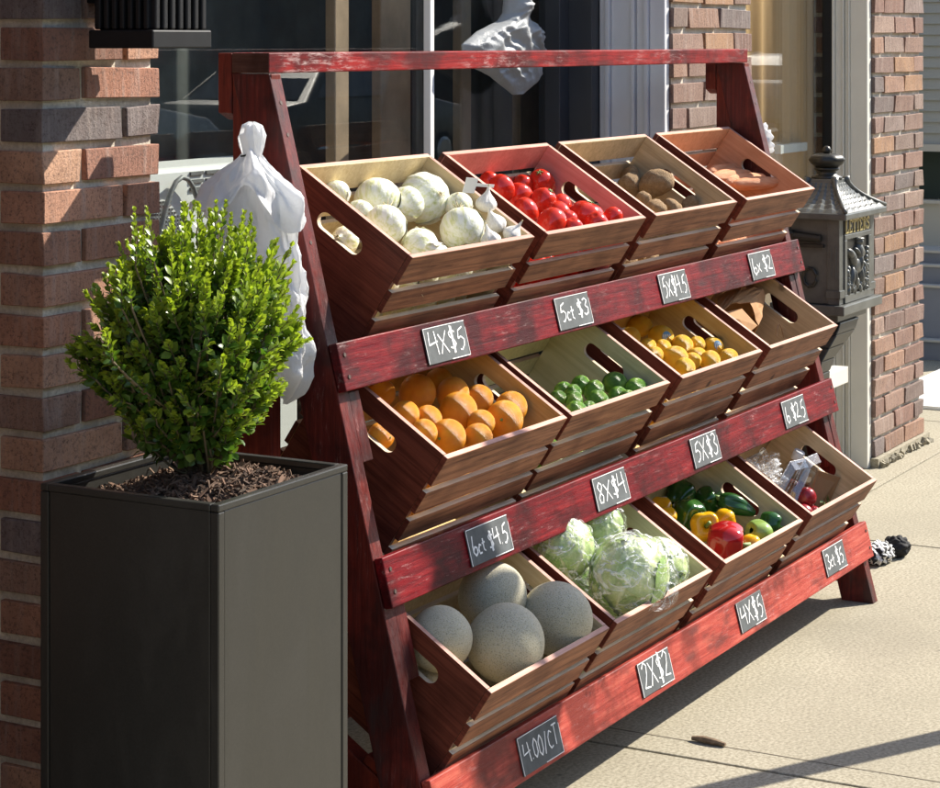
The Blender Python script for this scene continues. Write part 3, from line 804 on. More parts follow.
M_STEM = simple('green stem', (.16,.26,.06), .6, var=.3, scale=9)
M_STICK = simple('blue sticker', (.10,.25,.42), .4)
M_STICK2 = simple('white sticker', (.75,.78,.78), .4)
nz = noise.noise

def onion(seed):
    def prof(t):
        r, z = sph(t, 1, .92)
        if t > .90: k = (t-.90)/.10; r = r*(1-k) + .13*(1-.55*k) * k + .05*(1-k); z = .88 + .42*k*k + .04*k
        return (r, z)
    def ex(mb):
        for k in range(5):
            a = k*1.3+seed; d = V((math.cos(a)*.12, math.sin(a)*.12, 0))
            mb.tube([V((0,0,1.25))+d*.3, V((0,0,1.38))+d, V((0,0,1.45+.06*k))+d*2.2], [.05,.035,.008], 5, 1)
        for k in range(9):
            a = k*.7; mb.tube([(0,0,-.90), (.08*math.cos(a), .08*math.sin(a), -.97), (.16*math.cos(a), .16*math.sin(a), -.95)], [.02,.015,.006], 4, 1)
        rr = random.Random(int(seed*10)+1)
        for q in range(2):                                     # loose papery skin
            a0 = rr.uniform(0, 6.28); t0 = rr.uniform(.3, .75); da = rr.uniform(.25, .55); dt = rr.uniform(.10, .2); base = len(mb.v); n = 7
            for i in range(n):
                for k in range(n):
                    u, w_ = i/(n-1)*2-1, k/(n-1)*2-1
                    tt = t0 + dt*u*(1+.25*math.sin(q+w_*3)); th = a0 + da*w_*(1+.2*math.sin(q*2+u*4))
                    r, z = prof(tt); e = max(abs(u), abs(w_)); k2 = 1.045 + (.055*max(0, e-.6)/.4)*(1 if w_ > -.3 else .2) + .02*nz(V((u*2, w_*2, q)))
                    mb.v.append(V((r*math.cos(th)*k2, r*math.sin(th)*k2, z*k2)))
            for i in range(n-1):
                for k in range(n-1):
                    if (i in (0, n-2) and k in (0, n-2)): continue
                    mb.quad((base+i*n+k, base+i*n+k+1, base+(i+1)*n+k+1, base+(i+1)*n+k), 2)
    return blob('onion', prof, [M_ONION, M_ONTIP, M_PEEL], lambda th, t: 1 + .018*math.sin(11*th+seed) + .07*nz(V((math.cos(th), math.sin(th), t*2+seed))), 36, 22, ex)
def garlic(seed):
    def prof(t):
        r, z = sph(t, 1, .8)
        if t > .72: k = (t-.72)/.28; r = .77*(1-k)**2.2 + .10; z = .51 + 1.25*k
        return (r, z)
    def ex(mb):
        mb.tube([(0,0,1.7), (.04,0,1.95)], [.09,.07], 8, 1)
    return blob('garlic', prof, [M_GARLIC, M_ONTIP], lambda th, t: 1 + .10*abs(math.sin(3.5*th+seed))*math.sin(math.pi*t) - .04, 42, 20, ex)
def tomato(seed, k=1.18, fat=1):
    def ex(mb):
        for q in range(5):
            a = q*2*math.pi/5
            mb.tube([(0,0,k*.97), (.16*math.cos(a), .16*math.sin(a), k*1.0), (.34*math.cos(a), .34*math.sin(a), k*.93)], [.05,.045,.006], 5, 1)
    return blob('tomato', lambda t: (fat*math.sin(math.pi*t)**.9, -k*math.cos(math.pi*t) - (.1*max(0, (t-.9)/.1) if fat <= 1 else .25*max(0, (t-.85)/.15))), [M_TOM, M_STEM],
      lambda th, t: 1 + .03*math.sin((4 if fat <= 1 else 6)*th+seed)*t + .04*nz(V((math.cos(th), math.sin(th), t*2+seed))), 30, 20, ex if seed % 2 == 0 else None)
def lump(name, mat, seed, a, b, amp, f=1.2, taper=0):
    return blob(name, lambda t: (a*math.sin(math.pi*t)**.85*(1-taper*t), -b*math.cos(math.pi*t)), [mat],
      lambda th, t: 1 + amp*nz(V((math.cos(th)*f, math.sin(th)*f, t*3+seed))) + amp*.4*nz(V((math.cos(th)*3, math.sin(th)*3, t*8+seed))), 28, 20)
def orange(seed):
    def ex(mb): mb.lathe([(.08,.93),(.07,.965),(.03,.97)], 8, (0,0,0), 1)
    return blob('orange', lambda t: (math.sin(math.pi*t), -.96*math.cos(math.pi*t) - .05*max(0,(t-.93)/.07) + .04*max(0,(.06-t)/.06)), [M_ORA, M_STEM],
      lambda th, t: 1 + .03*nz(V((math.cos(th), math.sin(th), t*2+seed))), 30, 20, ex)
def citrus(name, mat, seed, k=1.15, nip=.22):
    return blob(name, lambda t: (math.sin(math.pi*t)**(.9)*.98 if .06 < t < .94 else math.sin(math.pi*t)*.9+.02, -k*math.cos(math.pi*t) + nip*max(0, (t-.88)/.12)**1.5 - nip*.5*max(0, (.1-t)/.1)**1.5), [mat],
      lambda th, t: 1 + .035*nz(V((math.cos(th), math.sin(th), t*2+seed))), 28, 22)
def melon(seed):
    def ex(mb): mb.lathe([(.10,.93),(.085,.955),(.03,.945)], 10)
    return blob('melon', lambda t: sph(t, 1, 1.0), [M_MEL], lambda th, t: 1 + .045*nz(V((math.cos(th), math.sin(th), t*1.6+seed))), 40, 26, ex)
def pepper(name, mat, seed, h=1.05, lobes=4):
    def prof(t):
        r = (math.sin(math.pi*min(1, t*.98+.01))**.42)*(.80+.28*t)
        z = -h + 2*h*t
        if t > .86: z = -h + 2*h*.86 + .10*math.sin((t-.86)/.14*1.6) - .42*((t-.86)/.14)**2; r = r*.9*(1-((t-.86)/.14)**1.4) + .08
        if t < .1: z += .3*((.1-t)/.1)
        return (r, z)
    def ex(mb):
        z = h*.5
        mb.tube([(0,0,z), (.03,.02,z+.35), (.12,.08,z+.62)], [.16,.10,.12], 8, 1)
    return blob(name, prof, [mat, M_STEM], lambda th, t: 1 - .17*abs(math.cos(lobes/2*th+seed))**3*(.5+.5*abs(2*t-1)) + .05*nz(V((math.cos(th), math.sin(th), t*2+seed))), 48, 26, ex)
def longpep(seed):
    def prof(t): return ((.62*math.sin(math.pi*min(1,t*.9+.05))**.5)*(.72+.45*t), -1.1+2.2*t)
    def ex(mb): mb.tube([(0,0,1.02),(.05,0,1.3),(.22,.1,1.5)], [.2,.12,.12], 8, 1)
    return blob('long_pepper', prof, [M_GPEP, M_STEM], lambda th, t: 1 - .22*abs(math.cos(1.5*th+seed+t*1.2))**4, 48, 28, ex)

MESH = {
 'onion': [onion(k*1.7) for k in range(3)], 'garlic': [garlic(k*2.1) for k in range(2)],
 'tomato': [tomato(k) for k in range(4)], 'big_tomato': [tomato(2, .82, 1.12)],
 'potato': [lump('potato', M_POT, k*3.1, .86, 1.25, .22) for k in range(3)],
 'sweet_potato': [lump('sweet_potato', M_SWP, k*2.3, .62, 2.3, .22, 1.1, .35) for k in range(2)],
 'orange': [orange(k*1.9) for k in range(3)], 'lime': [citrus('lime', M_LIME, k*2.7, 1.08, .12) for k in range(3)],
 'lemon': [citrus('lemon', M_LEM, k*2.2) for k in range(3)], 'melon': [melon(k*1.3) for k in range(2)],
 'green_pepper': [pepper('bell_pepper', M_GPEP, k*1.1) for k in range(2)], 'yellow_pepper': [pepper('bell_pepper', M_YPEP, .8)],
 'red_pepper': [pepper('bell_pepper', M_RPEP, 2.2, .95)], 'pale_pepper': [pepper('bell_pepper', M_PPEP, 3.0, .9, 3)], 'long_pepper': [longpep(.4)],
}
ITEMS = {"00": [["onion", 0.4324, 0.892, 1.2264, 0.046], ["onion", 0.5107, 0.8662, 1.2121, 0.0357], ["onion", 0.5933, 0.8719, 1.2193, 0.0537], ["onion", 0.3203, 0.8047, 1.1848, 0.0409], ["onion", 0.3717, 0.7555, 1.1354, 0.0407], ["onion", 0.2914, 0.9016, 1.2466, 0.0269], ["onion", 0.5169, 0.738, 1.1648, 0.0453], ["onion", 0.6186, 0.802, 1.2052, 0.028], ["onion", 0.1906, 0.8182, 1.1646, 0.0266], ["garlic", 0.6251, 0.7409, 1.2091, 0.0219], ["garlic", 0.6238, 0.7176, 1.166, 0.0232], ["garlic", 0.5261, 0.6763, 1.1423, 0.0204], ["garlic", 0.6217, 0.6782, 1.1469, 0.0198], ["onion", 0.3428, 0.7022, 1.1212, 0.0306], ["onion", 0.3275, 0.8682, 1.2039, 0.0281]], "01": [["tomato", 0.9635, 0.8823, 1.218, 0.0254], ["tomato", 1.029, 0.8703, 1.1944, 0.0275], ["tomato", 1.1443, 0.9225, 1.2112, 0.0223], ["tomato", 1.0487, 0.8246, 1.1809, 0.0286], ["tomato", 1.0913, 0.7962, 1.1723, 0.0219], ["tomato", 1.0062, 0.759, 1.1611, 0.0237], ["tomato", 0.8872, 0.7179, 1.1488, 0.0286], ["tomato", 0.9591, 0.7158, 1.1481, 0.0212], ["tomato", 1.1027, 0.7359, 1.1542, 0.0367], ["tomato", 1.05, 0.6854, 1.1363, 0.0248], ["tomato", 1.186, 0.8957, 1.212, 0.031], ["tomato", 0.9723, 0.9191, 1.2304, 0.021], ["tomato", 0.9173, 0.7971, 1.1725, 0.0245], ["tomato", 0.9218, 0.6831, 1.1347, 0.022], ["tomato", 1.1617, 0.6999, 1.1434, 0.0208]], "02": [["potato", 1.7246, 0.9073, 1.1777, 0.0365], ["potato", 1.7314, 0.8408, 1.1851, 0.0399], ["potato", 1.6142, 0.7904, 1.1305, 0.0288], ["potato", 1.6878, 0.7758, 1.1261, 0.0241], ["potato", 1.7625, 0.9293, 1.2068, 0.0215], ["potato", 1.6417, 0.8376, 1.1447, 0.0253], ["potato", 1.7608, 0.7596, 1.1295, 0.0232]], "03": [["sweet_potato", 2.3007, 0.8744, 1.1517, 0.0259], ["sweet_potato", 2.3342, 0.8449, 1.1391, 0.0258], ["sweet_potato", 2.3227, 0.8016, 1.1329, 0.0229], ["sweet_potato", 2.3366, 0.9063, 1.1654, 0.0234]], "10": [["orange", 0.459, 0.8113, 0.83, 0.039], ["orange", 0.5734, 0.8253, 0.8338, 0.0315], ["orange", 0.3695, 0.8427, 0.8401, 0.0283], ["orange", 0.2994, 0.746, 0.8141, 0.0287], ["orange", 0.5303, 0.7677, 0.8213, 0.0353], ["orange", 0.4577, 0.7147, 0.8, 0.0405], ["orange", 0.583, 0.7372, 0.8036, 0.0332], ["orange", 0.6036, 0.6706, 0.7893, 0.0354], ["orange", 0.5204, 0.6423, 0.7793, 0.0397], ["orange", 0.3015, 0.651, 0.7786, 0.036], ["orange", 0.3571, 0.6146, 0.771, 0.0295], ["orange", 0.3453, 0.7216, 0.7993, 0.0297], ["orange", 0.4434, 0.6546, 0.7839, 0.0282], ["orange", 0.1826, 0.7319, 0.7923, 0.0266], ["orange", 0.2498, 0.6753, 0.7924, 0.0272]], "11": [["lime", 1.0374, 0.7193, 0.7737, 0.0226], ["lime", 0.9596, 0.7262, 0.7728, 0.0189], ["lime", 1.1413, 0.683, 0.7658, 0.0275], ["lime", 1.1458, 0.6312, 0.7574, 0.0252], ["lime", 1.0222, 0.68, 0.7653, 0.0236], ["lime", 0.9651, 0.6426, 0.7554, 0.0232], ["lime", 1.0682, 0.6425, 0.7494, 0.0224], ["lime", 0.8994, 0.6709, 0.7625, 0.0219], ["lime", 0.8298, 0.6288, 0.7551, 0.0205], ["lime", 0.8655, 0.6191, 0.7506, 0.0195], ["lime", 0.8742, 0.6963, 0.7694, 0.0175], ["lime", 0.9438, 0.6936, 0.7708, 0.02], ["lime", 0.9425, 0.6119, 0.7457, 0.0197], ["lime", 1.047, 0.61, 0.7493, 0.0201]], "12": [["lemon", 1.6357, 0.7856, 0.8073, 0.0314], ["lemon", 1.6363, 0.727, 0.7897, 0.0275], ["lemon", 1.6907, 0.7111, 0.7861, 0.0227], ["lemon", 1.7244, 0.6815, 0.7782, 0.0266], ["lemon", 1.6424, 0.8484, 0.8297, 0.0292], ["lemon", 1.5283, 0.8204, 0.8177, 0.026], ["lemon", 1.4579, 0.7232, 0.7886, 0.0219], ["lemon", 1.505, 0.691, 0.78, 0.0281], ["lemon", 1.4499, 0.6409, 0.7639, 0.0265], ["lemon", 1.5369, 0.6594, 0.7683, 0.022], ["lemon", 1.6065, 0.6729, 0.7709, 0.0223], ["lemon", 1.586, 0.6324, 0.7639, 0.0271], ["lemon", 1.692, 0.6265, 0.7595, 0.0238], ["lemon", 1.5452, 0.7404, 0.7937, 0.0222], ["lemon", 1.501, 0.7619, 0.8001, 0.0221]], "20": [["melon", 0.4379, 0.6262, 0.4414, 0.0687], ["melon", 0.1638, 0.5911, 0.4252, 0.0618], ["melon", 0.2976, 0.5215, 0.3943, 0.0762], ["melon", 0.5114, 0.5196, 0.3925, 0.0736]], "22": [["green_pepper", 1.5976, 0.7196, 0.4232, 0.0351], ["green_pepper", 1.514, 0.6614, 0.3979, 0.0378], ["green_pepper", 1.661, 0.6744, 0.4013, 0.0313], ["long_pepper", 1.6729, 0.5963, 0.3945, 0.0401], ["yellow_pepper", 1.4698, 0.5983, 0.3815, 0.0349], ["red_pepper", 1.4216, 0.5263, 0.3629, 0.0463], ["yellow_pepper", 1.4881, 0.4886, 0.3466, 0.0226], ["pale_pepper", 1.575, 0.5026, 0.3566, 0.0328], ["green_pepper", 1.682, 0.5127, 0.3592, 0.0272], ["yellow_pepper", 1.5729, 0.5903, 0.3794, 0.0245], ["yellow_pepper", 1.4751, 0.7151, 0.4119, 0.0268], ["yellow_pepper", 1.4386, 0.6807, 0.4029, 0.0217]]}
NAME = {'big_tomato': 'tomato', 'green_pepper': 'bell_pepper', 'yellow_pepper': 'bell_pepper', 'red_pepper': 'bell_pepper', 'pale_pepper': 'bell_pepper'}
CATN = {'bell_pepper': 'pepper', 'long_pepper': 'pepper', 'sweet_potato': 'sweet potato'}
ADJ = {'onion': 'white onion', 'garlic': 'white garlic bulb', 'tomato': 'red plum tomato', 'big_tomato': 'largest round red tomato', 'potato': 'brown potato', 'sweet_potato': 'pale orange sweet potato',
 'orange': 'ripe orange', 'lime': 'green lime', 'lemon': 'yellow lemon', 'melon': 'grey netted melon', 'green_pepper': 'dark green bell pepper', 'yellow_pepper': 'yellow bell pepper',
 'red_pepper': 'big glossy red bell pepper', 'pale_pepper': 'pale green wrinkled bell pepper', 'long_pepper': 'long dark green pepper'}
ORD = ['first','second','third','fourth','fifth','sixth','seventh','eighth','ninth','tenth','eleventh','twelfth']
PREF = {'tomato': 1.2, 'orange': .1}
rf = random.Random(99)
def place(kind, P, r, rot=None):
    ms = MESH[kind]; me = ms[rf.randrange(len(ms))]
    o = bpy.data.objects.new(NAME.get(kind, kind), me); COL.objects.link(o)
    o.location = P; s = r
    o.scale = (s, s, s)
    if rot is None: rot = (rf.uniform(0, 6.28), rf.uniform(0, 6.28), rf.uniform(0, 6.28))
    o.rotation_euler = rot; return o
CROT = {'garlic': lambda: (rf.uniform(-.5,.5), rf.uniform(-.5,.5), rf.uniform(0,6)), 'tomato': lambda: (rf.uniform(.2,.9), rf.uniform(-.5,.5), rf.uniform(0,6)),
 'big_tomato': lambda: (.3, .1, 0), 'red_pepper': lambda: (1.75, .25, .5), 'yellow_pepper': lambda: (1.2, -.5, rf.uniform(0, 6)), 'pale_pepper': lambda: (2.0, .3, 1.2),
 'green_pepper': lambda: (rf.uniform(.8,2), rf.uniform(-.5,.5), rf.uniform(0,6)), 'long_pepper': lambda: (-1.15, .15, .55), 'sweet_potato': lambda: (1.55, .2, rf.uniform(.9, 1.4)),
 'lemon': lambda: (rf.uniform(1.1,1.9), rf.uniform(-.5,.5), rf.uniform(0,6)), 'melon': lambda: (rf.uniform(.6,1.2), rf.uniform(-.5,.5), rf.uniform(0,6))}
stick = {}
for key, lst in ITEMS.items():
    i, j = int(key[0]), int(key[1])
    ents = []
    for q, (kind, x, y, z, r) in enumerate(lst):
        if kind == 'tomato' and r > .035: kind = 'big_tomato'
        if kind == 'sweet_potato': r *= 1.3; z += .022; y -= .012
        P = V((x, y, z)); yF, zF = ROWS[i]; d = P - V((CR[i][j], yF, zF))
        ents.append([kind, P, r, d.dot(EX), d.dot(EV), q])
    by = {}
    for e in ents: by.setdefault(e[0], []).append(e)
    for kind, es in by.items():
        es.sort(key=lambda e: e[4])
        nb = max(1, math.ceil(len(es)/5)); per = math.ceil(len(es)/nb)
        for bnum in range(nb):
            grp = sorted(es[bnum*per:(bnum+1)*per], key=lambda e: e[3])
            rown = ['front row', 'second row', 'third row', 'back row'][bnum] if nb > 1 else 'heap'
            if bnum == nb-1 and nb > 1: rown = 'back row'
            for k, e in enumerate(grp):
                rot = CROT[kind]() if kind in CROT else None
                o = place(kind, e[1], e[2] / {'tomato': .90, 'onion': .97, 'potato': 1.0, 'sweet_potato': .8, 'lemon': 1.02, 'long_pepper': .92, 'green_pepper': .85, 'red_pepper': .84, 'yellow_pepper': .86, 'pale_pepper': .86}.get(kind, 1.0), rot)
                nm = NAME.get(kind, kind)
                if len(es) == 1: lab = f'{ADJ[kind]} in the crate of {WHAT[i][j]}'
                else: lab = f'{ADJ[kind]}, {ORD[k]} from the left in the {rown} of its crate'
                tag(o, lab, CATN.get(nm, nm), f'{ADJ[kind].split()[-1]} heap in the crate of {WHAT[i][j]}')
                if kind == 'lemon' and e[5] in (0, 3): stick[e[5]] = o
# stickers on two lemons, facing the camera side
for q, o in stick.items():
    mb = MB(); r = o.scale.x; nrm = V((-.62, -.72, .30 if q else .12)).normalized()
    a = nrm.cross(V((0,0,1))).normalized(); b = a.cross(nrm)
    Q = (Euler(o.rotation_euler).to_matrix()).inverted()
    def pt(x, y, h):
        d = (nrm + a*x + b*y).normalized()
        dl = Q @ d
        # ellipsoid radius along dl
        k = 1/math.sqrt((dl.x**2+dl.y**2) + (dl.z/1.18)**2)
        return dl*(k+h)
    for rr, h, mi in ((.46, .03, 0),):
        n = 16; c0 = len(mb.v); mb.v.append(pt(0,0,h))
        for k in range(n): mb.v.append(pt(rr*.8*math.cos(2*math.pi*k/n), rr*math.sin(2*math.pi*k/n), h))
        for k in range(n): mb.quad((c0, c0+1+k, c0+1+(k+1) % n), mi)
    for k in range(4):
        x = -.24+.15*k; c0 = len(mb.v)
        for px, py in ((x, -.22), (x+.07, -.22), (x+.08, .2), (x+.01, .2)): mb.v.append(pt(px, py, .045))
        mb.quad((c0, c0+1, c0+2, c0+3), 1)
    me = bpy.data.meshes.new('sticker'); me.from_pydata(mb.v, [], mb.f); me.materials.append(M_STICK); me.materials.append(M_STICK2)
    me.polygons.foreach_set('material_index', mb.m); me.update()
    so = bpy.data.objects.new('sticker', me); COL.objects.link(so); so.parent = o
    o['label'] = ('lemon with a blue sticker at the back left of the lemon heap' if q == 0 else 'lemon with a blue sticker standing by the right hand hole')
# low produce, seen through the gaps of the front slats and bearing the heaps
LOW = {(0,0):('onion',.042,6),(0,1):('tomato',.026,9),(0,2):('potato',.034,6),(0,3):('sweet_potato',.03,4),(1,0):('orange',.037,6),(1,1):('lime',.024,9),(1,2):('lemon',.028,8),(2,0):('melon',.07,2),(2,2):('green_pepper',.038,5)}
for (i, j), (kind, r, n) in LOW.items():
    for lay in range(2 if kind not in ('melon', 'sweet_potato', 'potato') else 1):
        for k in range(n):
            u = .04 + r*.6 + (WC-.08-r*1.2)*k/max(1, n-1) + rf.uniform(-.006,.006); v = r + .022 + rf.uniform(0, .02)
            nn = -HC + r + .012 + lay*r*1.85
            if nn > -.075 - r*.4: continue
            if kind == 'melon': v = .12; nn = -HC+.085
            o = place(kind, cw(i, j, u, v, nn), r, CROT[kind]() if kind in CROT else None); nm = NAME.get(kind, kind)
            tag(o, f'{ADJ[kind]} low in its crate, half hidden behind the front slats', CATN.get(nm, nm), f'low {ADJ[kind]} layer behind the slats of the {TIER[i]} tier')

# price tag on the garlic
t = empty('price_tag', V((.60, .795, 1.175)), 'white plastic price tag tied to a garlic neck beside the onions', 'price tag')
# ---- tag geometry
def tagbuild():
    o = cw(0, 0, .415, .155, .012); ex = V((.93, -.30, -.10)).normalized(); ez = V((-.08, -.35, .93)).normalized(); ny = ez.cross(ex)*-1
    t.location = o
    mb = MB(); mb.obox(o, ex, ny, ez, (0, .034), (0, .0008), (0, .034)); mb.obox(o, ex, ny, ez, (.034, .085), (0, .0008), (.016, .023)); mb.build('strap', simple('white tag plastic', (.74,.75,.76), .4), t)
    mb = MB(); f = o - ny*.0004
    nn = -ny
    for k, pl in enumerate(([(.012,.026),(.024,.026)], [(.022,.022),(.015,.022),(.015,.017),(.021,.016),(.020,.011),(.014,.011)], [(.012,.006),(.024,.006)], [(.012,.0035),(.024,.0035)])):
        mb.ribbon(pl, .0016, f, ex, ez, nn, th=.0005)
    mb.build('print', M_BLACK, t)
tagbuild()

# ------------------------------------------------------------------ bagged cabbages
def cabmat():
    m, nt, p, o = newmat('cabbage leaves')
    a = attr(nt, 'tone')
    w = coords(nt); g = tex(nt, w, 40, 5, .65, 1.0)
    c = mixc(nt, ramp(nt, g, [(.38, .4), (.55, 0)]), a, (.15,.27,.06))
    nt.links.new(c, p.inputs['Base Color']); p.inputs['Roughness'].default_value = .4
    bump(nt, p, g, .5, .005); return m
M_CAB = cabmat()
def cabbage(c, rx, ry, rz, seed, label, rot=(0,0,0)):
    E = Euler(rot).to_matrix(); c = V(c)
    t = empty('bagged_cabbage', c - V((0,0,rz)), label, 'cabbage', 'cabbages in clear bags')
    mb = MB(); r = random.Random(seed)
    cols = [V((.20,.34,.07)), V((.30,.44,.12)), V((.42,.54,.20)), V((.52,.60,.28))]
    nl = 13; n = 26
    for L_ in range(nl):
        zz = 1-2*(L_+.5)/nl; ph = L_*2.399+seed; ax = V((math.sqrt(1-zz*zz)*math.cos(ph), math.sqrt(1-zz*zz)*math.sin(ph), zz*.9+.15)).normalized()
        up = (V((0,0,1)) - ax*ax.z); up = up.normalized() if up.length > .1 else V((1,0,0)); up.rotate(Matrix.Rotation(r.uniform(-.6,.6), 3, ax)); sd_ = ax.cross(up)
        lay = .93 + .12*r.random(); tone0 = r.choice(cols); ext = r.uniform(.85, 1.1); base = len(mb.v)
        for i in range(n+1):
            for k in range(n+1):
                u, w_ = (i/n*2-1)*ext, (k/n*2-1)*ext*.95
                e = min(1.3, math.hypot(u, w_)/ext)
                d = (ax + up*math.tan(u*.78) + sd_*math.tan(w_*.78)).normalized()
                vein = math.exp(-(w_/.07)**2)*.035 + .018*(1-abs(math.sin((u*1.0+abs(w_)*.9)*7.5)))**3
                q = lay +   .07*max(0, e-.72)**1.2*(1.0+.8*nz(V((u*4, w_*4, L_+seed)))) + vein + .035*nz(d*3.5 + V((seed, L_, 0))) 
                mb.v.append(c + E @ V((d.x*rx*q, d.y*ry*q, d.z*rz*q)))
        for i in range(n):
            for k in range(n):
                u, w_ = ((i+.5)/n*2-1)*ext, ((k+.5)/n*2-1)*ext
                e = math.hypot(u, w_)/ext
                if e > 1.16 + .1*nz(V((u*3, w_*3, L_))): continue
                vn = max(math.exp(-(w_/.09)**2), .75*max(0, 1-3.2*abs(math.sin((u+abs(w_)*.9)*7.5))))
                col = tone0.lerp(V((.70,.74,.48)), min(1, vn*.9)).lerp(V((.17,.33,.06)), .45*max(0, e-.7)/.4)
                mb.quad((base+i*(n+1)+k, base+i*(n+1)+k+1, base+(i+1)*(n+1)+k+1, base+(i+1)*(n+1)+k), 0, tuple(col))
    mb.build('cabbage_head', M_CAB, t, smooth=True)
    mb = MB(); nu, nv = 60, 36
    for i in range(nv+1):
        th = math.pi*i/nv
        for k in range(nu):
            ph = 2*math.pi*k/nu
            d = V((math.sin(th)*math.cos(ph), math.sin(th)*math.sin(ph), math.cos(th)))
            q = 1.07 + .07*nz(d*2.4 + V((seed*3, 0, 0))) + .10*abs(nz(d*4.6 + V((0, seed, 0)))) 
            e = d.dot(V((.55,-.75,-.2)).normalized())
            if e > .86: q += (e-.86)*2.2
            mb.v.append(c + E @ V((d.x*rx*q, d.y*ry*q, d.z*rz*q)))
    for i in range(nv):
        for k in range(nu):
            a = i*nu+k; b = i*nu+(k+1) % nu
            mb.quad((a, a+nu, b+nu, b))
    mb.build('clear_bag', M_FILM, t, smooth=False)
cabbage(cw(2,1,.130,.215,-.012), .076, .062, .066, 2.2, 'bagged cabbage at the back left, under the 8X$4 sign', (0,.2,.3))
cabbage(cw(2,1,.345,.240,-.018), .074, .058, .058, 5.9, 'bagged cabbage at the back right of its crate, beside the peppers', (0,-.2,.9))
cabbage(cw(2,1,.195,.080,.010), .092, .072, .084, 7.4, 'largest bagged cabbage, bulging over the front slat', (.1,.2,-.3))
cabbage(cw(2,1,.405,.085,-.030), .060, .062, .060, 9.6, 'small bagged cabbage at the front right corner of its crate', (0,.1,.6))
cabbage(cw(2,1,.26,.15,-.12), .08, .08, .07, 3.6, 'bagged cabbage at the bottom of the cabbage crate, mostly hidden', (0,0,0))

# ------------------------------------------------------------------ paper bag, boxes, radishes
M_PAPER = simple('brown paper', (.40,.21,.085), .8, var=.15, scale=30)
M_PAPER2 = simple('brown cardboard', (.33,.19,.09), .8, var=.12, scale=22)
def paperbag():
    t = empty('paper_bag', cw(1,3,.22,.16,-.2), 'open brown paper bag lying in the right hand crate of the middle tier', 'paper bag')
    mb = MB()
    P = lambda u, v, n: cw(1, 3, u, v, n)
    # mouth ring and tail ring of a crumpled sack lying on the crate floor
    ring0 = [(.09,.19,-.05), (.19,.20,-.03), (.29,.187,-.03), (.31,.137,-.07), (.30,.13,-.20), (.09,.15,-.20)]
    ring1 = [(.20,.24,-.05), (.32,.235,-.018), (.43,.21,-.018), (.455,.20,-.05), (.45,.20,-.21), (.20,.22,-.21)]
    ring2 = [(.28,.28,-.07), (.38,.28,-.04), (.45,.28,-.04), (.475,.28,-.09), (.47,.28,-.21), (.28,.28,-.21)]
    rings = [ring0, ring1, ring2]
    def lerp(a, b, f): return tuple(x*(1-f)+y*f for x, y in zip(a, b))
    rr = []
    for a in range(2):
        for s in range(4): rr.append([lerp(p, q, s/4) for p, q in zip(rings[a], rings[a+1])])
    rr.append(ring2)
    n = 6*4; base = len(mb.v)
    for ri, ring in enumerate(rr):
        for k in range(6):
            for s in range(4):
                p = lerp(ring[k], ring[(k+1) % 6], s/4)
                w = P(*p); d = nz(w*22)*.006
                mb.v.append(w + V((d, -d, d)))
    for a in range(len(rr)-1):
        for k in range(n):
            k2 = (k+1) % n; mb.quad((a*n+k, a*n+k2, (a+1)*n+k2, (a+1)*n+k))
    mb.build('sack', M_PAPER, t, solid=.0012)
    mb = MB(); fl = [P(.085,.192,-.045), P(.243,.184,-.043), P(.296,.137,-.072), P(.236,.132,-.085), P(.15,.168,-.075)]
    mid = sum(fl, V((0,0,0)))/5 + EN*.006; b0 = len(mb.v); mb.v.extend(fl + [mid])
    for k in range(5): mb.quad((b0+k, b0+(k+1) % 5, b0+5))
    mb.build('flap', M_PAPER, t, solid=.0012)
    mb = MB(); pts = [P(.40,.10,-.10), P(.425,.12,-.085), P(.455,.13,-.08), P(.478,.125,-.09), P(.485,.10,-.12)]
    mb.tube(pts, .0016, 6); mb.build('handle', M_PAPER2, t, smooth=True, sub=1)
paperbag()
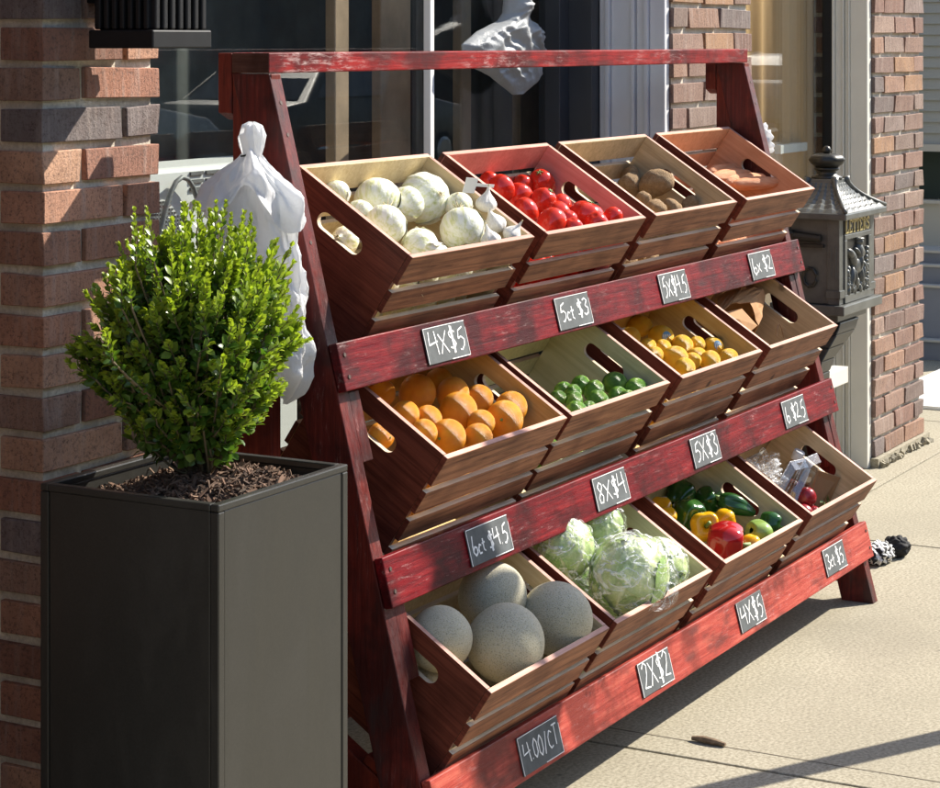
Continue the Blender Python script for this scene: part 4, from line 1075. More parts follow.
def clam():
    P = lambda u, v, n: cw(2, 3, u, v, n)
    def sheet(name, quad, lab, th=.0015, rim=True):
        t = empty(name, (quad[0]+quad[1])/2, lab, 'plastic box', 'clear plastic boxes in the last crate')
        mb = MB(); a, b, c, d = quad; nrm = (b-a).cross(d-a).normalized()
        dep = nrm*.022
        mb.add([a,b,c,d,a+(dep)+(c-a)*.08,b+dep+(d-b)*.08,c+dep+(a-c)*.08,d+dep+(b-d)*.08], [(0,1,5,4),(1,2,6,5),(2,3,7,6),(3,0,4,7),(4,5,6,7)])
        mb.build('shell', M_CLEAR, t, solid=.0012)
        mb = MB(); pts = [a,b,c,d,a]; mb.tube(pts, .0017, 6, cap=True); mb.build('rim', filmmat('clear rim', (.85,.87,.9), .8), t)
    sheet('clamshell', [P(.215,.15,-.20), P(.305,.14,-.20), P(.375,.168,-.03), P(.285,.178,-.03)], 'clear plastic clamshell standing left of the radishes')
    sheet('clamshell', [P(.285,.115,-.19), P(.365,.11,-.19), P(.405,.155,-.008), P(.345,.162,-.018)], 'clear plastic clamshell leaning upright beside the bottle')
    crumple('plastic_bag', P(.165,.205,-.085), .075, .06, .05, 4.4, M_FILM, 'crumpled clear plastic bag at the left of the last crate', 'plastic bag', .6, 30, 18)
    crumple('plastic_bag', P(.255,.215,-.085), .055, .05, .05, 6.4, M_FILM, 'crumpled clear plastic bag behind the clamshells', 'plastic bag', .6, 30, 18)
    b0 = P(.455,.185,-.225); ax = (EN*.97 + EV*.12).normalized()
    t = empty('bottle', b0, 'clear bottle with a white cap in the last crate', 'bottle')
    def lath(prof, mat, nm):
        mb = MB(); mb.lathe(prof, 16)
        q = V((0,0,1)).rotation_difference(ax).to_matrix()
        mb.v = [b0 + q @ p for p in mb.v]; mb.build(nm, mat, t, smooth=True)
    lath([(.022,0),(.026,.004),(.026,.10),(.020,.125),(.012,.14),(.012,.15)], M_CLEAR, 'body'); lath([(.0155,.148),(.016,.150),(.016,.172),(.014,.175)], M_WHITEB, 'cap')
    b0 = P(.448,.135,-.195); t = empty('bottle', b0, 'small bottle with a tan cork behind the radishes', 'bottle')
    lath([(.018,0),(.022,.004),(.022,.07),(.012,.09)], simple('dark red glass', (.16,.02,.02), .15), 'body'); lath([(.014,.085),(.015,.09),(.015,.118),(.013,.12)], simple('cork', (.50,.36,.19), .8, var=.2, scale=40), 'cork')
    mrad = prodmat('radish skin', [(.3,(.20,.008,.014)),(.7,(.30,.018,.024))], (2,2,2), 1, .25, None)
    me = lump('radish', mrad, 1.3, 1, 1.05, .06)
    for k, (u, v, n, r, nm) in enumerate(((.362,.105,-.110,.026,'topmost'), (.325,.082,-.135,.023,'leftmost'), (.375,.070,-.140,.021,'front'), (.405,.10,-.142,.021,'rightmost'))):
        o = bpy.data.objects.new('radish', me); COL.objects.link(o); o.location = P(u, v, n); o.scale = (r, r, r); o.rotation_euler = (k, k*2, 0)
        tag(o, f'{nm} red radish in the crate of plastic boxes', 'radish', 'radishes in the last crate')
    mb = MB(); rr = random.Random(5)
    for k in range(46):
        c = P(rr.uniform(.355,.46), rr.uniform(.025,.075), rr.uniform(-.125,-.09)); M = Euler((rr.uniform(0,3), rr.uniform(0,3), rr.uniform(0,6))).to_matrix(); a, b = M.col[0], M.col[1]; l = rr.uniform(.012,.024)
        mb.add([c, c+a*l*.5+b*l*.35, c+a*l, c+a*l*.5-b*l*.35], [(0,1,2,3)])
    tag(mb.build('radish_leaves', simple('radish leaves', (.10,.16,.05), .6, var=.4, scale=60)), 'wilted green leaves beside the radishes at the front slat', 'leaves', kind='stuff')
    q = [P(.395,.075,-.20), P(.482,.06,-.20), P(.486,.085,-.052), P(.418,.135,-.050)]
    mb = MB(); nrm = (q[1]-q[0]).cross(q[3]-q[0]).normalized()*.004
    mb.hexa([q[0], q[1], q[1]+nrm, q[0]+nrm, q[3], q[2], q[2]+nrm, q[3]+nrm]); mb.build
    tag(mb.build('cardboard_piece', M_PAPER2, bevel=.0015), 'brown cardboard piece standing at the right end of the last crate', 'cardboard')
clam()

# ------------------------------------------------------------------ planter, mulch, shrub
PX0, PX1, PY0, PY1, PZ = -.630, -.251, .5365, .891, .830
t = empty('planter', ((PX0+PX1)/2, (PY0+PY1)/2, 0), 'tall square dark grey metal planter at the left end of the stand', 'planter')
c = .018; w = .012
for bx in ((PX0+c, PX1-c, PY0+.002, PY0+w), (PX0+c, PX1-c, PY1-w, PY1-.002), (PX0+.002, PX0+w, PY0+c, PY1-c), (PX1-w, PX1-.002, PY0+c, PY1-c)):
    mb = MB(); mb.box(*bx, .002, PZ-.012); mb.build('side_panel', M_PLANTER, t, bevel=.0015)
for (xa, xb) in ((PX0, PX0+c-.0015), (PX1-c+.0015, PX1)):
    for (ya, yb) in ((PY0, PY0+c-.0015), (PY1-c+.0015, PY1)):
        mb = MB(); mb.box(xa, xb, ya, yb, 0, PZ-.0125); mb.build('corner_post', M_PLANTER, t, bevel=.002)
mb = MB(); r_ = .016
mb.box(PX0, PX1, PY0, PY0+r_, PZ-.0118, PZ); mb.box(PX0, PX1, PY1-r_, PY1, PZ-.0118, PZ); mb.box(PX0, PX0+r_, PY0+r_+.0003, PY1-r_-.0003, PZ-.0118, PZ); mb.box(PX1-r_, PX1, PY0+r_+.0003, PY1-r_-.0003, PZ-.0118, PZ)
mb.build('rim', M_PLANTER, t, bevel=.0022)
SC = V((-.458, .709, 0))
def soilz(x, y):
    d = math.hypot((x-SC.x-.02)/.177, (y-SC.y+.03)/.158)
    return .792 + .042*max(0, 1-d*d) + .006*nz(V((x*30, y*30, 0)))
mb = MB(); n = 40
for a in range(n+1):
    for b in range(n+1):
        x = PX0+.013 + (PX1-PX0-.026)*a/n; y = PY0+.013 + (PY1-PY0-.026)*b/n; mb.v.append(V((x, y, soilz(x, y))))
for a in range(n):
    for b in range(n): k = a*(n+1)+b; mb.quad((k, k+n+1, k+n+2, k+1))
r = random.Random(12); b0 = len(mb.f)
for k in range(2300):
    x = r.uniform(PX0+.02, PX1-.02); y = r.uniform(PY0+.02, PY1-.02); z = soilz(x, y) + r.uniform(0, .006)
    M = Euler((r.gauss(0,.5), r.gauss(0,.5), r.uniform(0,6.3))).to_matrix(); l = r.uniform(.004, .016); ww = r.uniform(.001, .0035)
    tn = r.choice([(.10,.055,.03), (.16,.09,.055), (.06,.035,.022), (.22,.14,.09), (.09,.05,.03)])
    mb.obox((x,y,z), M.col[0], M.col[1], M.col[2], (-l,l), (-ww,ww), (-.001,.001), 0, tn)
for q in range(b0): mb.tone[q] = (.05,.032,.02)
m, nt, p, o_ = newmat('mulch'); nt.links.new(attr(nt), p.inputs['Base Color']); p.inputs['Roughness'].default_value = .9
tag(mb.build('mulch', m), 'brown bark mulch mounded inside the planter around the shrub', 'mulch', kind='stuff')

def shrub():
    t = empty('boxwood_shrub', (SC.x, SC.y, .82), 'bushy green boxwood shrub growing in the dark planter', 'shrub')
    r = random.Random(31)
    st = MB(); lf = MB(); seg_v = []; 
    C = V((-.250, .862, 1.006)); RX, RY, RZ = .202, .184, .206
    def leaf(p, d, up, l, tone):
        s = d.cross(up)
        if s.length < 1e-3: s = d.cross(V((1,0,0)))
        s.normalize(); u = s.cross(d).normalized(); w = l*.32
        a = p; m_ = p + d*l*.5 + u*l*.03; tip = p + d*l + u*l*(-.06)
        L_ = p + d*l*.5 + s*w + u*l*.12; R_ = p + d*l*.5 - s*w + u*l*.12
        L2 = p + d*l*.82 + s*w*.62 + u*l*.05; R2 = p + d*l*.82 - s*w*.62 + u*l*.05; m2 = p + d*l*.82 - u*l*.01
        lf.add([a, L_, m_, R_, L2, m2, R2, tip], [(0,1,2), (0,2,3), (1,4,5,2), (2,5,6,3), (4,7,5), (5,7,6)], 0, tone)
    def shoot(p0, p1, length, dirn, dens, size):
        # twig
        mid = (p0+p1)/2 + V((r.uniform(-.02,.02), r.uniform(-.02,.02), -.025))
        pts = []
        for k in range(7):
            f = k/6; pts.append(p0*(1-f)**2 + mid*2*f*(1-f) + p1*f*f)
        q = p1.copy(); d = dirn.copy(); tp = [q.copy()]
        ns = max(3, int(length/.0085))
        for k in range(ns):
            d = (d + V((r.gauss(0,.05), r.gauss(0,.05), .045))).normalized(); q = q + d*(length/ns); tp.append(q.copy())
        st.tube(pts + tp[1:], [.0022]*7 + [.0012]*(len(tp)-1), 4, 0, False)
        allp = pts[3:] + tp
        rot = r.uniform(0, 6.28)
        for k in range(1, len(allp)):
            seg = allp[k]-allp[k-1]; sl = seg.length; dd = seg.normalized()
            m_ = 1 if k > 3 else max(1, int(sl/.014))
            if k <= 3 and r.random() > dens: continue
            for s in range(m_):
                base = allp[k-1] + seg*((s+1)/m_); rot += math.pi/2 + r.gauss(0,.2)
                f = max(0, (k-4)/max(1, len(allp)-5))
                tipness = f
                for sgn in (0, math.pi):
                    if r.random() < .07: continue
                    side = dd.cross(V((.3,.2,1))).normalized(); side.rotate(Matrix.Rotation(rot+sgn, 3, dd))
                    ld = (side*(.85-.40*tipness) + dd*(.70+.75*tipness) + V((r.gauss(0,.12), r.gauss(0,.12), r.gauss(0,.12)))).normalized()
                    l = size*r.uniform(.75, 1.15)*(1-.42*max(0, tipness-.6)/.4)
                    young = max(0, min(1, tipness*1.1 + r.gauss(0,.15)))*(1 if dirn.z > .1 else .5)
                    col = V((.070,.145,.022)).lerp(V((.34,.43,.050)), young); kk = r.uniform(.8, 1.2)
                    leaf(base, ld, dd if abs(ld.dot(dd)) < .95 else V((0,0,1)), l, (col.x*kk, col.y*kk, col.z*kk))
        # terminal leaves
        for k in range(3):
            ld = (d*1.5 + V((r.gauss(0,.4), r.gauss(0,.4), r.gauss(0,.3)))).normalized(); leaf(q, ld, V((0,0,1)), size*.6, (.38,.45,.05))
    root = V((-.222, .862, .765))
    n = 0
    while n < 720:
        d = V((r.gauss(0,1), r.gauss(0,1), r.gauss(0,1)))
        if d.length < .05: continue
        d.normalize()
        if d.z < -.93: continue
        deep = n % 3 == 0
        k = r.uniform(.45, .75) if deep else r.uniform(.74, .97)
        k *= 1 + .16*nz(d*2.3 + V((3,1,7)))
        taper = 1.0
        if d.z < -.1: taper = 1 + d.z*.16
        p1 = C + V((d.x*RX*k*taper, d.y*RY*k*taper, d.z*RZ*k))
        
        ln = r.uniform(.035, .075)*(1.25 if d.z > .3 else .9)*(1.6 if r.random() < .35 and d.z > .0 else 1)
        dr = (V((d.x*.75, d.y*.75, .15 + max(0, d.z)*.9)) + V((r.gauss(0,.18), r.gauss(0,.18), abs(r.gauss(0,.25))))).normalized()
        p1 = p1 - dr*ln*.58
        base = root + V((r.gauss(0,.012), r.gauss(0,.012), r.uniform(0, .10)))
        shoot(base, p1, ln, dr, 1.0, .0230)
        n += 1
    # tall spikes seen at the upper left and the right edge
    for (x, y, z, dx, dz, ln) in ((-.415,.85,1.165,-.25,1,.10), (-.385,.86,1.15,.1,1,.085), (-.47,.84,1.10,-.3,1,.06), (-.53,.83,1.02,-.6,.8,.06), (-.085,.80,.965,.7,.45,.06), (-.10,.82,.93,.8,.35,.06), (-.12,.84,1.16,.15,1,.07), (-.20,.84,1.20,0,1,.06), (-.30,.84,1.20,.1,1,.06), (-.26,.85,1.21,-.1,1,.05), (-.075,.82,1.08,.3,1,.06)):
        for q in range(2): shoot(root+V((0,0,.1)), V((x+r.gauss(0,.008), y+r.gauss(0,.01), z)), ln, V((dx, r.gauss(-.1,.1), dz)).normalized(), .6, .018)
    mt, nt, p, o = newmat('boxwood bark'); p.inputs['Base Color'].default_value = (.14,.11,.06,1); p.inputs['Roughness'].default_value = .85
    st.tube([root-V((0,0,.03)), root+V((.004,0,.05)), root+V((-.006,.004,.14))], [.014,.011,.006], 8)
    for q in st.v: q.xyz = (q.x*.93-.2397, q.y*.93-.1009, q.z*.93+.1084)
    for q in lf.v: q.xyz = (q.x*.93-.2397, q.y*.93-.1009, q.z*.93+.1084)
    st.build('stem', mt, t, smooth=True)
    ml = bpy.data.materials.new('boxwood leaf'); ml.use_nodes = True; nt = ml.node_tree; nt.nodes.clear()
    out = N(nt, 'ShaderNodeOutputMaterial'); mx = N(nt, 'ShaderNodeMixShader'); p = N(nt, 'ShaderNodeBsdfPrincipled'); tr = N(nt, 'ShaderNodeBsdfTranslucent')
    a = attr(nt); nt.links.new(a, p.inputs['Base Color']); p.inputs['Roughness'].default_value = .34
    c2 = mixc(nt, 1.0, a, (1.25,1.35,.5), 'MULTIPLY'); nt.links.new(c2, tr.inputs[0]); mx.inputs[0].default_value = .33
    nt.links.new(p.outputs[0], mx.inputs[1]); nt.links.new(tr.outputs[0], mx.inputs[2]); nt.links.new(mx.outputs[0], out.inputs[0])
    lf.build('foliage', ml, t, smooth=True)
shrub()

# ------------------------------------------------------------------ white bags hanging on the stand
def hangbag():
    t = empty('plastic_bag', (-.05, .87, .78), 'white plastic carrier bag hanging from the left post behind the shrub', 'plastic bag')
    # local frame: e runs towards the street (right in the photo), o runs away from the post
    e = V((.12, -.99, 0)).normalized(); o = V((-.99, -.12, 0)).normalized(); c0 = V((-.035, .872, 0))
    def sheet(levels, nth=90, seed=0, creases=6, amp=.22, hem=None, wr=.10, sub=4):
        mb = MB(); lv = []
        for a in range(len(levels)-1):
            for q in range(sub): f = q/sub; lv.append([x*(1-f)+y*f for x, y in zip(levels[a], levels[a+1])])
        lv.append(levels[-1]); nl = len(lv)
        for i, (z, hw, dp, sh) in enumerate(lv):
            f = i/(nl-1)
            for k in range(nth+1):
                th = -3.08 + 6.16*k/nth
                x = creases*th/(2*math.pi) + seed + .35*math.sin(seed*3 + f*2.2)
                tri = abs((x % 1)*2-1)*2-1                       # sharp pleats
                d = V((math.cos(th)*1.6, math.sin(th)*1.6, z*11))
                rid = 1-2*abs(nz(d*1.1 + V((seed, 0, 0)))); rid2 = 1-2*abs(nz(d*2.6 + V((0, seed, 3))))
                q = 1 + amp*min(1, f*1.4)*tri + wr*(rid-.5) + wr*.55*(rid2-.5)
                zz = z + (hem(th)*f*f if hem else 0) + .004*rid2
                p = c0 + o*(.016 + dp*max(-.2, math.cos(th))*q) + e*(sh + hw*math.sin(th)*(1+(q-1)*.6)) + V((0,0,zz))
                if z < 1.36: p.x = min(p.x, -.0045 - .001*(k % 3))
                mb.v.append(p)
        for i in range(nl-1):
            for k in range(nth):
                a = i*(nth+1)+k; mb.quad((a, a+1, a+nth+2, a+nth+1))
        return mb
    cape = [(1.398,.006,.006,.0), (1.392,.019,.017,0), (1.372,.026,.024,.0), (1.350,.023,.020,.0), (1.338,.019,.017,.0), (1.322,.034,.027,.0), (1.300,.062,.040,.0), (1.275,.092,.052,.002), (1.245,.100,.066,-.004), (1.225,.104,.074,-.005)]
    hem = lambda th: .050*math.exp(-((th-.25)/.42)**2) - .030*math.exp(-((th-1.35)/.35)**2) + .012*math.exp(-((th+1.45)/.3)**2) + .010*math.sin(5*th)
    sheet(cape, 120, .6, 7, .22, hem, .24).build('cape', M_BAG, t, smooth=True)
    body = [(1.290,.050,.024,.0), (1.25,.076,.036,.002), (1.20,.090,.040,.002), (1.14,.094,.044,.004), (1.08,.096,.050,.008), (1.02,.096,.054,.014), (.97,.094,.056,.022), (.935,.086,.052,.030), (.905,.062,.036,.036), (.89,.03,.02,.04)]
    sheet(body, 120, 2.13, 9, .13, lambda th: .012*math.sin(3*th), .27).build('body', M_BAG, t, smooth=True)
    if False: tail = [(.95,.040,.030,.085), (.87,.036,.024,.090), (.80,.028,.018,.096), (.765,.016,.010,.100)]
    if False: sheet(tail, 50, 4.1, 4, .2, None, .2).build('tail', M_BAG, t, smooth=True)
    mb = MB()
    f0 = c0 + o*.074 + e*.060 + V((0,0,1.085))
    for pl in ([(0,0),(.008,.012),(.004,.022),(.014,.028)], [(-.006,.004),(.006,.006)], [(.002,.03),(.012,.018)], [(-.012,-.012),(-.004,-.004)]):
        mb.ribbon(pl, .006, f0, e, (0,0,1), o)
    mb.build('red_print', M_REDPRINT, t)
    mb = MB(); mb.ribbon([(-.012,0),(.0,.002),(.012,-.001)], .004, c0 + o*.040 + V((0,0,1.338)), e, (0,0,1), o); mb.build('tie', M_BLACK, t)
hangbag()
t = empty('plastic_bag', (2.47, .82, 1.18), 'white plastic bag hanging on the outside of the right leg of the stand', 'plastic bag')
crumple('bag_fold', (2.468,.880,1.335), .018, .034, .075, 2.7, M_BAG, None, None, .5, 26, 18, t)
crumple('bag_fold', (2.470,.850,1.265), .022, .046, .058, 6.1, M_BAG, None, None, .5, 26, 18, t)
# ------------------------------------------------------------------ mailbox
M_IRON = simple('cast iron paint', (.100,.104,.095), .38, .2, .5, .3, 14)
M_IROND = simple('dark cast iron', (.034,.033,.028), .38, .4, .5, .2, 14)
M_GOLD = simple('gold paint', (.62,.50,.20), .4, .3)
def mailbox():
    x0, x1, y0, y1 = 3.215, 3.560, .862, 1.075; zb, zt = .715, .985
    cx, cy = (x0+x1)/2, (y0+y1)/2
    t = empty('mailbox', (cx, cy, 0), 'ornate grey cast metal pedestal mailbox with a crown finial beside the right pier', 'mailbox')
    mb = MB(); mb.box(x0+.006, x1-.006, y0+.010, y1-.006, zb, zt); mb.build('body', M_IRON, t, bevel=.003)
    for xa in (x0, x1-.040):
        for ya in (y0+.004, y1-.044):
            mb = MB(); mb.box(xa, xa+.040, ya, ya+.040, zb, zt)
            mb.box(xa-.004, xa+.044, ya-.004, ya+.044, zb+.02, zb+.045)
            for q in (.012, .028): mb.box(xa-.002, xa+.001, ya+q-.003, ya+q+.003, .80, .90)
            mb.build('corner_column', M_IRON, t, bevel=.003)
    # face frame : sill, head, letter plate, sunk relief panel
    mb = MB()
    mb.box(x0+.042, x1-.042, y0-.001, y0+.010, .918, .934); mb.box(x0+.042, x1-.042, y0-.001, y0+.010, zb+.001, .742)
    mb.box(x0+.042, x0+.066, y0-.0006, y0+.010, .7425, .9175); mb.box(x1-.066, x1-.042, y0-.0006, y0+.010, .7425, .9175)
    mb.build('front_frame', M_IRON, t, bevel=.002)
    mb = MB(); mb.box(x0+.042, x1-.042, y0+.001, y0+.011, .9345, .984); mb.build('letter_plate', M_IROND, t)
    mb = MB(); mb.box(x0+.0665, x1-.0665, y0+.006, y0+.012, .7425, .9175); mb.build('relief_panel', M_IROND, t)
    # relief : a rider on horseback over ground plants
    mb = MB(); px, pz = x0+.066, .745; w = x1-x0-.132; yy = y0+.004
    def ell(x, z, a, b, rot=0, d=.014):
        n, m_ = 14, 8; base = len(mb.v)
        for i in range(m_+1):
            f = math.pi*i/m_
            for k in range(n):
                h = 2*math.pi*k/n; u = a*math.sin(f)*math.cos(h); v = b*math.sin(f)*math.sin(h)
                mb.v.append(V((px+x*w+u*math.cos(rot)-v*math.sin(rot), yy - d*math.cos(f), pz+z*.17+u*math.sin(rot)+v*math.cos(rot))))
        for i in range(m_):
            for k in range(n): mb.quad((base+i*n+k, base+i*n+(k+1) % n, base+(i+1)*n+(k+1) % n, base+(i+1)*n+k))
    ell(.50,.48,.055,.028,.1); ell(.30,.62,.020,.038,.7); ell(.17,.74,.030,.014,-.5); ell(.24,.30,.012,.034,-.3); ell(.36,.26,.010,.034,.2); ell(.64,.26,.012,.036,.1); ell(.73,.30,.011,.034,-.2)
    ell(.56,.72,.022,.036,.1,.018); ell(.55,.93,.014,.015,0,.018); ell(.55,.99,.024,.006,0,.02); ell(.66,.74,.030,.014,-.7); ell(.46,.74,.026,.009,-.6); ell(.80,.42,.028,.012,-.9); ell(.54,.55,.014,.034,-.2,.02)
    rr = random.Random(2)
    for k in range(26): ell(rr.uniform(.05,.95), rr.uniform(.02,.16), rr.uniform(.006,.014), rr.uniform(.008,.020), rr.uniform(-.6,.6), .010)
    for k in range(9): ell(.93+rr.uniform(-.03,.03), .12+k*.08, .010, .010, 0, .009)
    for k in range(6): ell(.06+rr.uniform(-.02,.03), .15+k*.06, .010, .012, 0, .009)
    mb.build('relief', M_IRON, t, smooth=True)
    mb = MB(); of = V((x0+.050, y0+.0008, .9415))
    LG = {'L': [[(.15,1),(.15,0)], [(.0,1),(.3,1)], [(0,0),(.7,0),(.7,.25)]], 'E': [[(.15,1),(.15,0)], [(0,1),(.7,1),(.7,.78)], [(.15,.52),(.5,.52)], [(0,0),(.7,0),(.7,.22)]],
          'T': [[(.4,1),(.4,0)], [(.02,.78),(.02,1),(.78,1),(.78,.78)], [(.22,0),(.58,0)]], 'R': [[(.15,1),(.15,0)], [(0,1),(.5,1),(.66,.8),(.5,.54),(.15,.52)], [(.4,.52),(.72,0)], [(0,0),(.3,0)]],
          'S': [[(.66,.76),(.6,.95),(.35,1),(.1,.86),(.12,.64),(.6,.40),(.66,.16),(.4,0),(.12,.05),(.06,.26)]]}
    x = 0
    for ch in 'LETTERS':
        for pl in LG[ch]: mb.ribbon([(x+px_*.036, pz_*.036) for px_, pz_ in pl], .0068, of, (1,0,0), (0,0,1), (0,-1,0), th=.002)
        x += .0345
    mb.build('lettering', M_GOLD, t)
    # eaves and concave roof with scale pattern
    mb = MB(); mb.box(x0-.034, x1+.030, y0-.030, y1+.030, zt+.001, zt+.022); mb.build('eave', M_IRON, t, bevel=.004)
    mb = MB(); n = 16; zr0, zr1 = zt+.0225, 1.105
    def ring(f):
        k = 1-f; s = k**1.9*.90+.10*k + .0
        hx = .052 + ((x1-x0)/2+.028-.052)*s; hy = .046 + ((y1-y0)/2+.026-.046)*s; z = zr0 + (zr1-zr0)*f
        return hx, hy, z
    sub = 18
    for i in range(n+1):
        hx, hy, z = ring(i/n)
        for (ax, ay, bx, by) in ((-1,-1,1,-1),(1,-1,1,1),(1,1,-1,1),(-1,1,-1,-1)):
            for k in range(sub):
                f = k/sub
                b_ = .004*math.cos((k+ (i % 2)*.5)*2*math.pi/3)*(1 if 0 < i < n-2 else 0)
                mb.v.append(V((cx+hx*(ax+(bx-ax)*f), cy+hy*(ay+(by-ay)*f), z+b_*.7+(.004 if i % 2 else 0))))
    m4 = sub*4
    for i in range(n):
        for k in range(m4): mb.quad((i*m4+k, i*m4+(k+1) % m4, (i+1)*m4+(k+1) % m4, (i+1)*m4+k))
    mb.quad([n*m4+k for k in range(m4)])
    mb.build('roof', M_IRON, t)
    mb = MB()
    for (sx, sy) in ((-1,-1),(1,-1),(1,1),(-1,1)):
        pts = []
        for i in range(9):
            hx, hy, z = ring(i/8); pts.append((cx+sx*hx, cy+sy*hy, z+.004))
        mb.tube(pts, [.007,.007,.007,.007,.0075,.008,.009,.011,.013], 8)
    mb.build('roof_ridge', M_IRON, t, smooth=True)
    mb = MB(); z = 1.103
    mb.lathe([(.050,z),(.050,z+.008),(.034,z+.014),(.030,z+.026),(.040,z+.030),(.042,z+.036),(.036,z+.038)], 24, (cx,cy,0))
    for k in range(0):
        a = k*math.pi/4; c, s = math.cos(a), math.sin(a)
        mb.tube([(cx+.036*c, cy+.036*s, z+.034), (cx+.060*c, cy+.060*s, z+.052), (cx+.062*c, cy+.062*s, z+.070), (cx+.040*c, cy+.040*s, z+.083), (cx+.008*c, cy+.008*s, z+.080)], [.010,.013,.013,.012,.008], 8)
    mb.lathe([(.034,z+.036),(.052,z+.050),(.058,z+.062),(.050,z+.076),(.025,z+.083),(.005,z+.083)], 32, (cx,cy,0), 0, lambda th, f: 1+.07*abs(math.cos(4*th))*math.sin(math.pi*f))
    mb.lathe([(.005,z+.078),(.013,z+.086),(.015,z+.094),(.010,z+.104),(.003,z+.108)], 14, (cx,cy,0))
    mb.build('crown', M_IROND, t, smooth=True)
    mb = MB()
    mb.box(x0-.020, x1+.020, y0-.018, y1+.018, .683, .714); mb.box(x0+.03, x1-.03, y0+.02, y1-.02, .655, .6825); mb.build('base_ledge', M_IRON, t, bevel=.003)
    mb = MB()
    # flag arm and pull ring on the left side
    mb.tube([(x0-.012, y0+.06, .925), (x0-.014, y0+.15, .93)], [.012,.016], 8); mb.lathe([(.016,0),(.020,.02),(.010,.03)], 10, (x0-.014, y0+.16, .92))
    mb.box(x0-.008, x0+.005, y0+.055, y0+.18, .895, .906)
    pts = [(x0-.006, y0+.10+.022*math.cos(k*.7), .80+.030*math.sin(k*.7)) for k in range(10)]; mb.tube(pts, .006, 8)
    mb.build('side_handle', M_IROND, t, bevel=.001)
    # tapering pedestal with scrolls
    mb = MB(); sec = [(.655,.115,.085),(.62,.108,.080),(.56,.082,.068),(.50,.060,.055),(.47,.052,.05),(.20,.052,.05),(.12,.075,.07),(.05,.12,.10),(.0,.14,.12)]
    sec = [(.655,3.255,3.440),(.62,3.22,3.405),(.58,3.19,3.345),(.54,3.165,3.29),(.50,3.15,3.262),(.44,3.145,3.255),(.16,3.145,3.255),(.10,3.12,3.28),(.045,3.09,3.31),(.0,3.07,3.33)]
    for i in range(len(sec)-1):
        za, xa, xa2 = sec[i]; z2, xb, xb2 = sec[i+1]; wa, wb = (xa2-xa)/2, (xb2-xb)/2
        mb.hexa([(xb,cy-wb,z2),(xb2,cy-wb,z2),(xb2,cy+wb,z2),(xb,cy+wb,z2),(xa,cy-wa,za-.0005),(xa2,cy-wa,za-.0005),(xa2,cy+wa,za-.0005),(xa,cy+wa,za-.0005)])
    mb.build('pedestal', M_IROND, t, bevel=.004)
mailbox()

# ------------------------------------------------------------------ things on the pavement
def stripes():
    m, nt, p, o = newmat('black and white print'); w = N(nt, 'ShaderNodeTexWave', wave_type='BANDS'); w.inputs['Scale'].default_value = 17; w.inputs['Distortion'].default_value = 7; w.inputs['Detail'].default_value = 1.5; w.inputs['Detail Scale'].default_value = 1.2
    nt.links.new(coords(nt), w.inputs['Vector']); nt.links.new(ramp(nt, w.outputs['Fac'], [(.44, (.012,.012,.014)), (.50, (.72,.72,.70))]), p.inputs['Base Color']); p.inputs['Roughness'].default_value = .8; return m
t = empty('cloth_bundle', (2.92, .62, 0), 'black and white patterned cloth bundle lying behind the right foot of the stand', 'cloth bundle')
crumple('patterned_cloth', (2.875,.628,.028), .078, .045, .033, 5.5, stripes(), None, None, .24, 34, 20, t)
crumple('black_end', (2.972,.602,.030), .040, .042, .034, 1.5, simple('black cloth', (.012,.012,.013), .85), None, None, .18, 24, 16, t)
bpy.data.objects['black_end'].data.polygons.foreach_set('use_smooth', [True]*len(bpy.data.objects['black_end'].data.polygons))
mb = MB(); rr = random.Random(8)
pts = [(1.070,.462,.006),(1.069,.435,.008),(1.065,.405,.007),(1.063,.380,.006)]
mb.tube(pts, [.005,.008,.0075,.004], 7); tag(mb.build('wood_chip', simple('weathered wood', (.22,.15,.09), .9, var=.4, scale=90)), 'small weathered wood chip lying on the sunny pavement in front of the stand', 'wood chip')
t = empty('sign_post', (2.09,-.42,0), 'grey metal street sign post with two blank plates near the kerb, throwing the thin shadow', 'sign post')
M_GALV = simple('galvanised steel', (.30,.31,.32), .45, .6)
mb = MB(); mb.tube([(2.09,-.42,0),(2.09,-.42,2.36)], .038, 20); mb.lathe([(.044,2.36),(.044,2.38),(.02,2.41),(.002,2.415)], 20, (2.09,-.42,0)); mb.build('post', M_GALV, t, smooth=True)
for za, zc in ((1.60, 1.93), (1.95, 2.28)):
    mb = MB(); mb.box(2.045, 2.050, -.535, -.305, za, zc); mb.build('sign_plate', M_GALV, t, bevel=.002)
t = empty('drain_grate', (6.1, 1.42, 0), 'white slatted metal grate lying on the pavement beyond the right pier', 'grate')
mb = MB()
for k in range(7): mb.box(5.62, 6.75, 1.20+k*.055, 1.235+k*.055, .002, .016)
mb.build('slat', M_WHITEB, t, bevel=.002)
mb = MB(); mb.box(5.60, 5.62, 1.19, 1.58, .001, .014); mb.box(6.75, 6.77, 1.19, 1.58, .001, .014); mb.build('frame', M_WHITEB, t)

# dark block added out of view to darken the planter's left side
mb = MB(); mb.box(-5, -1.25, .66, 1.498, 0, 3.2); tag(mb.build('light_blocker', simple('light blocker brown', (.055,.036,.027), .7)), 'added dark brown block out of view, cutting light left of the planter', 'wall')
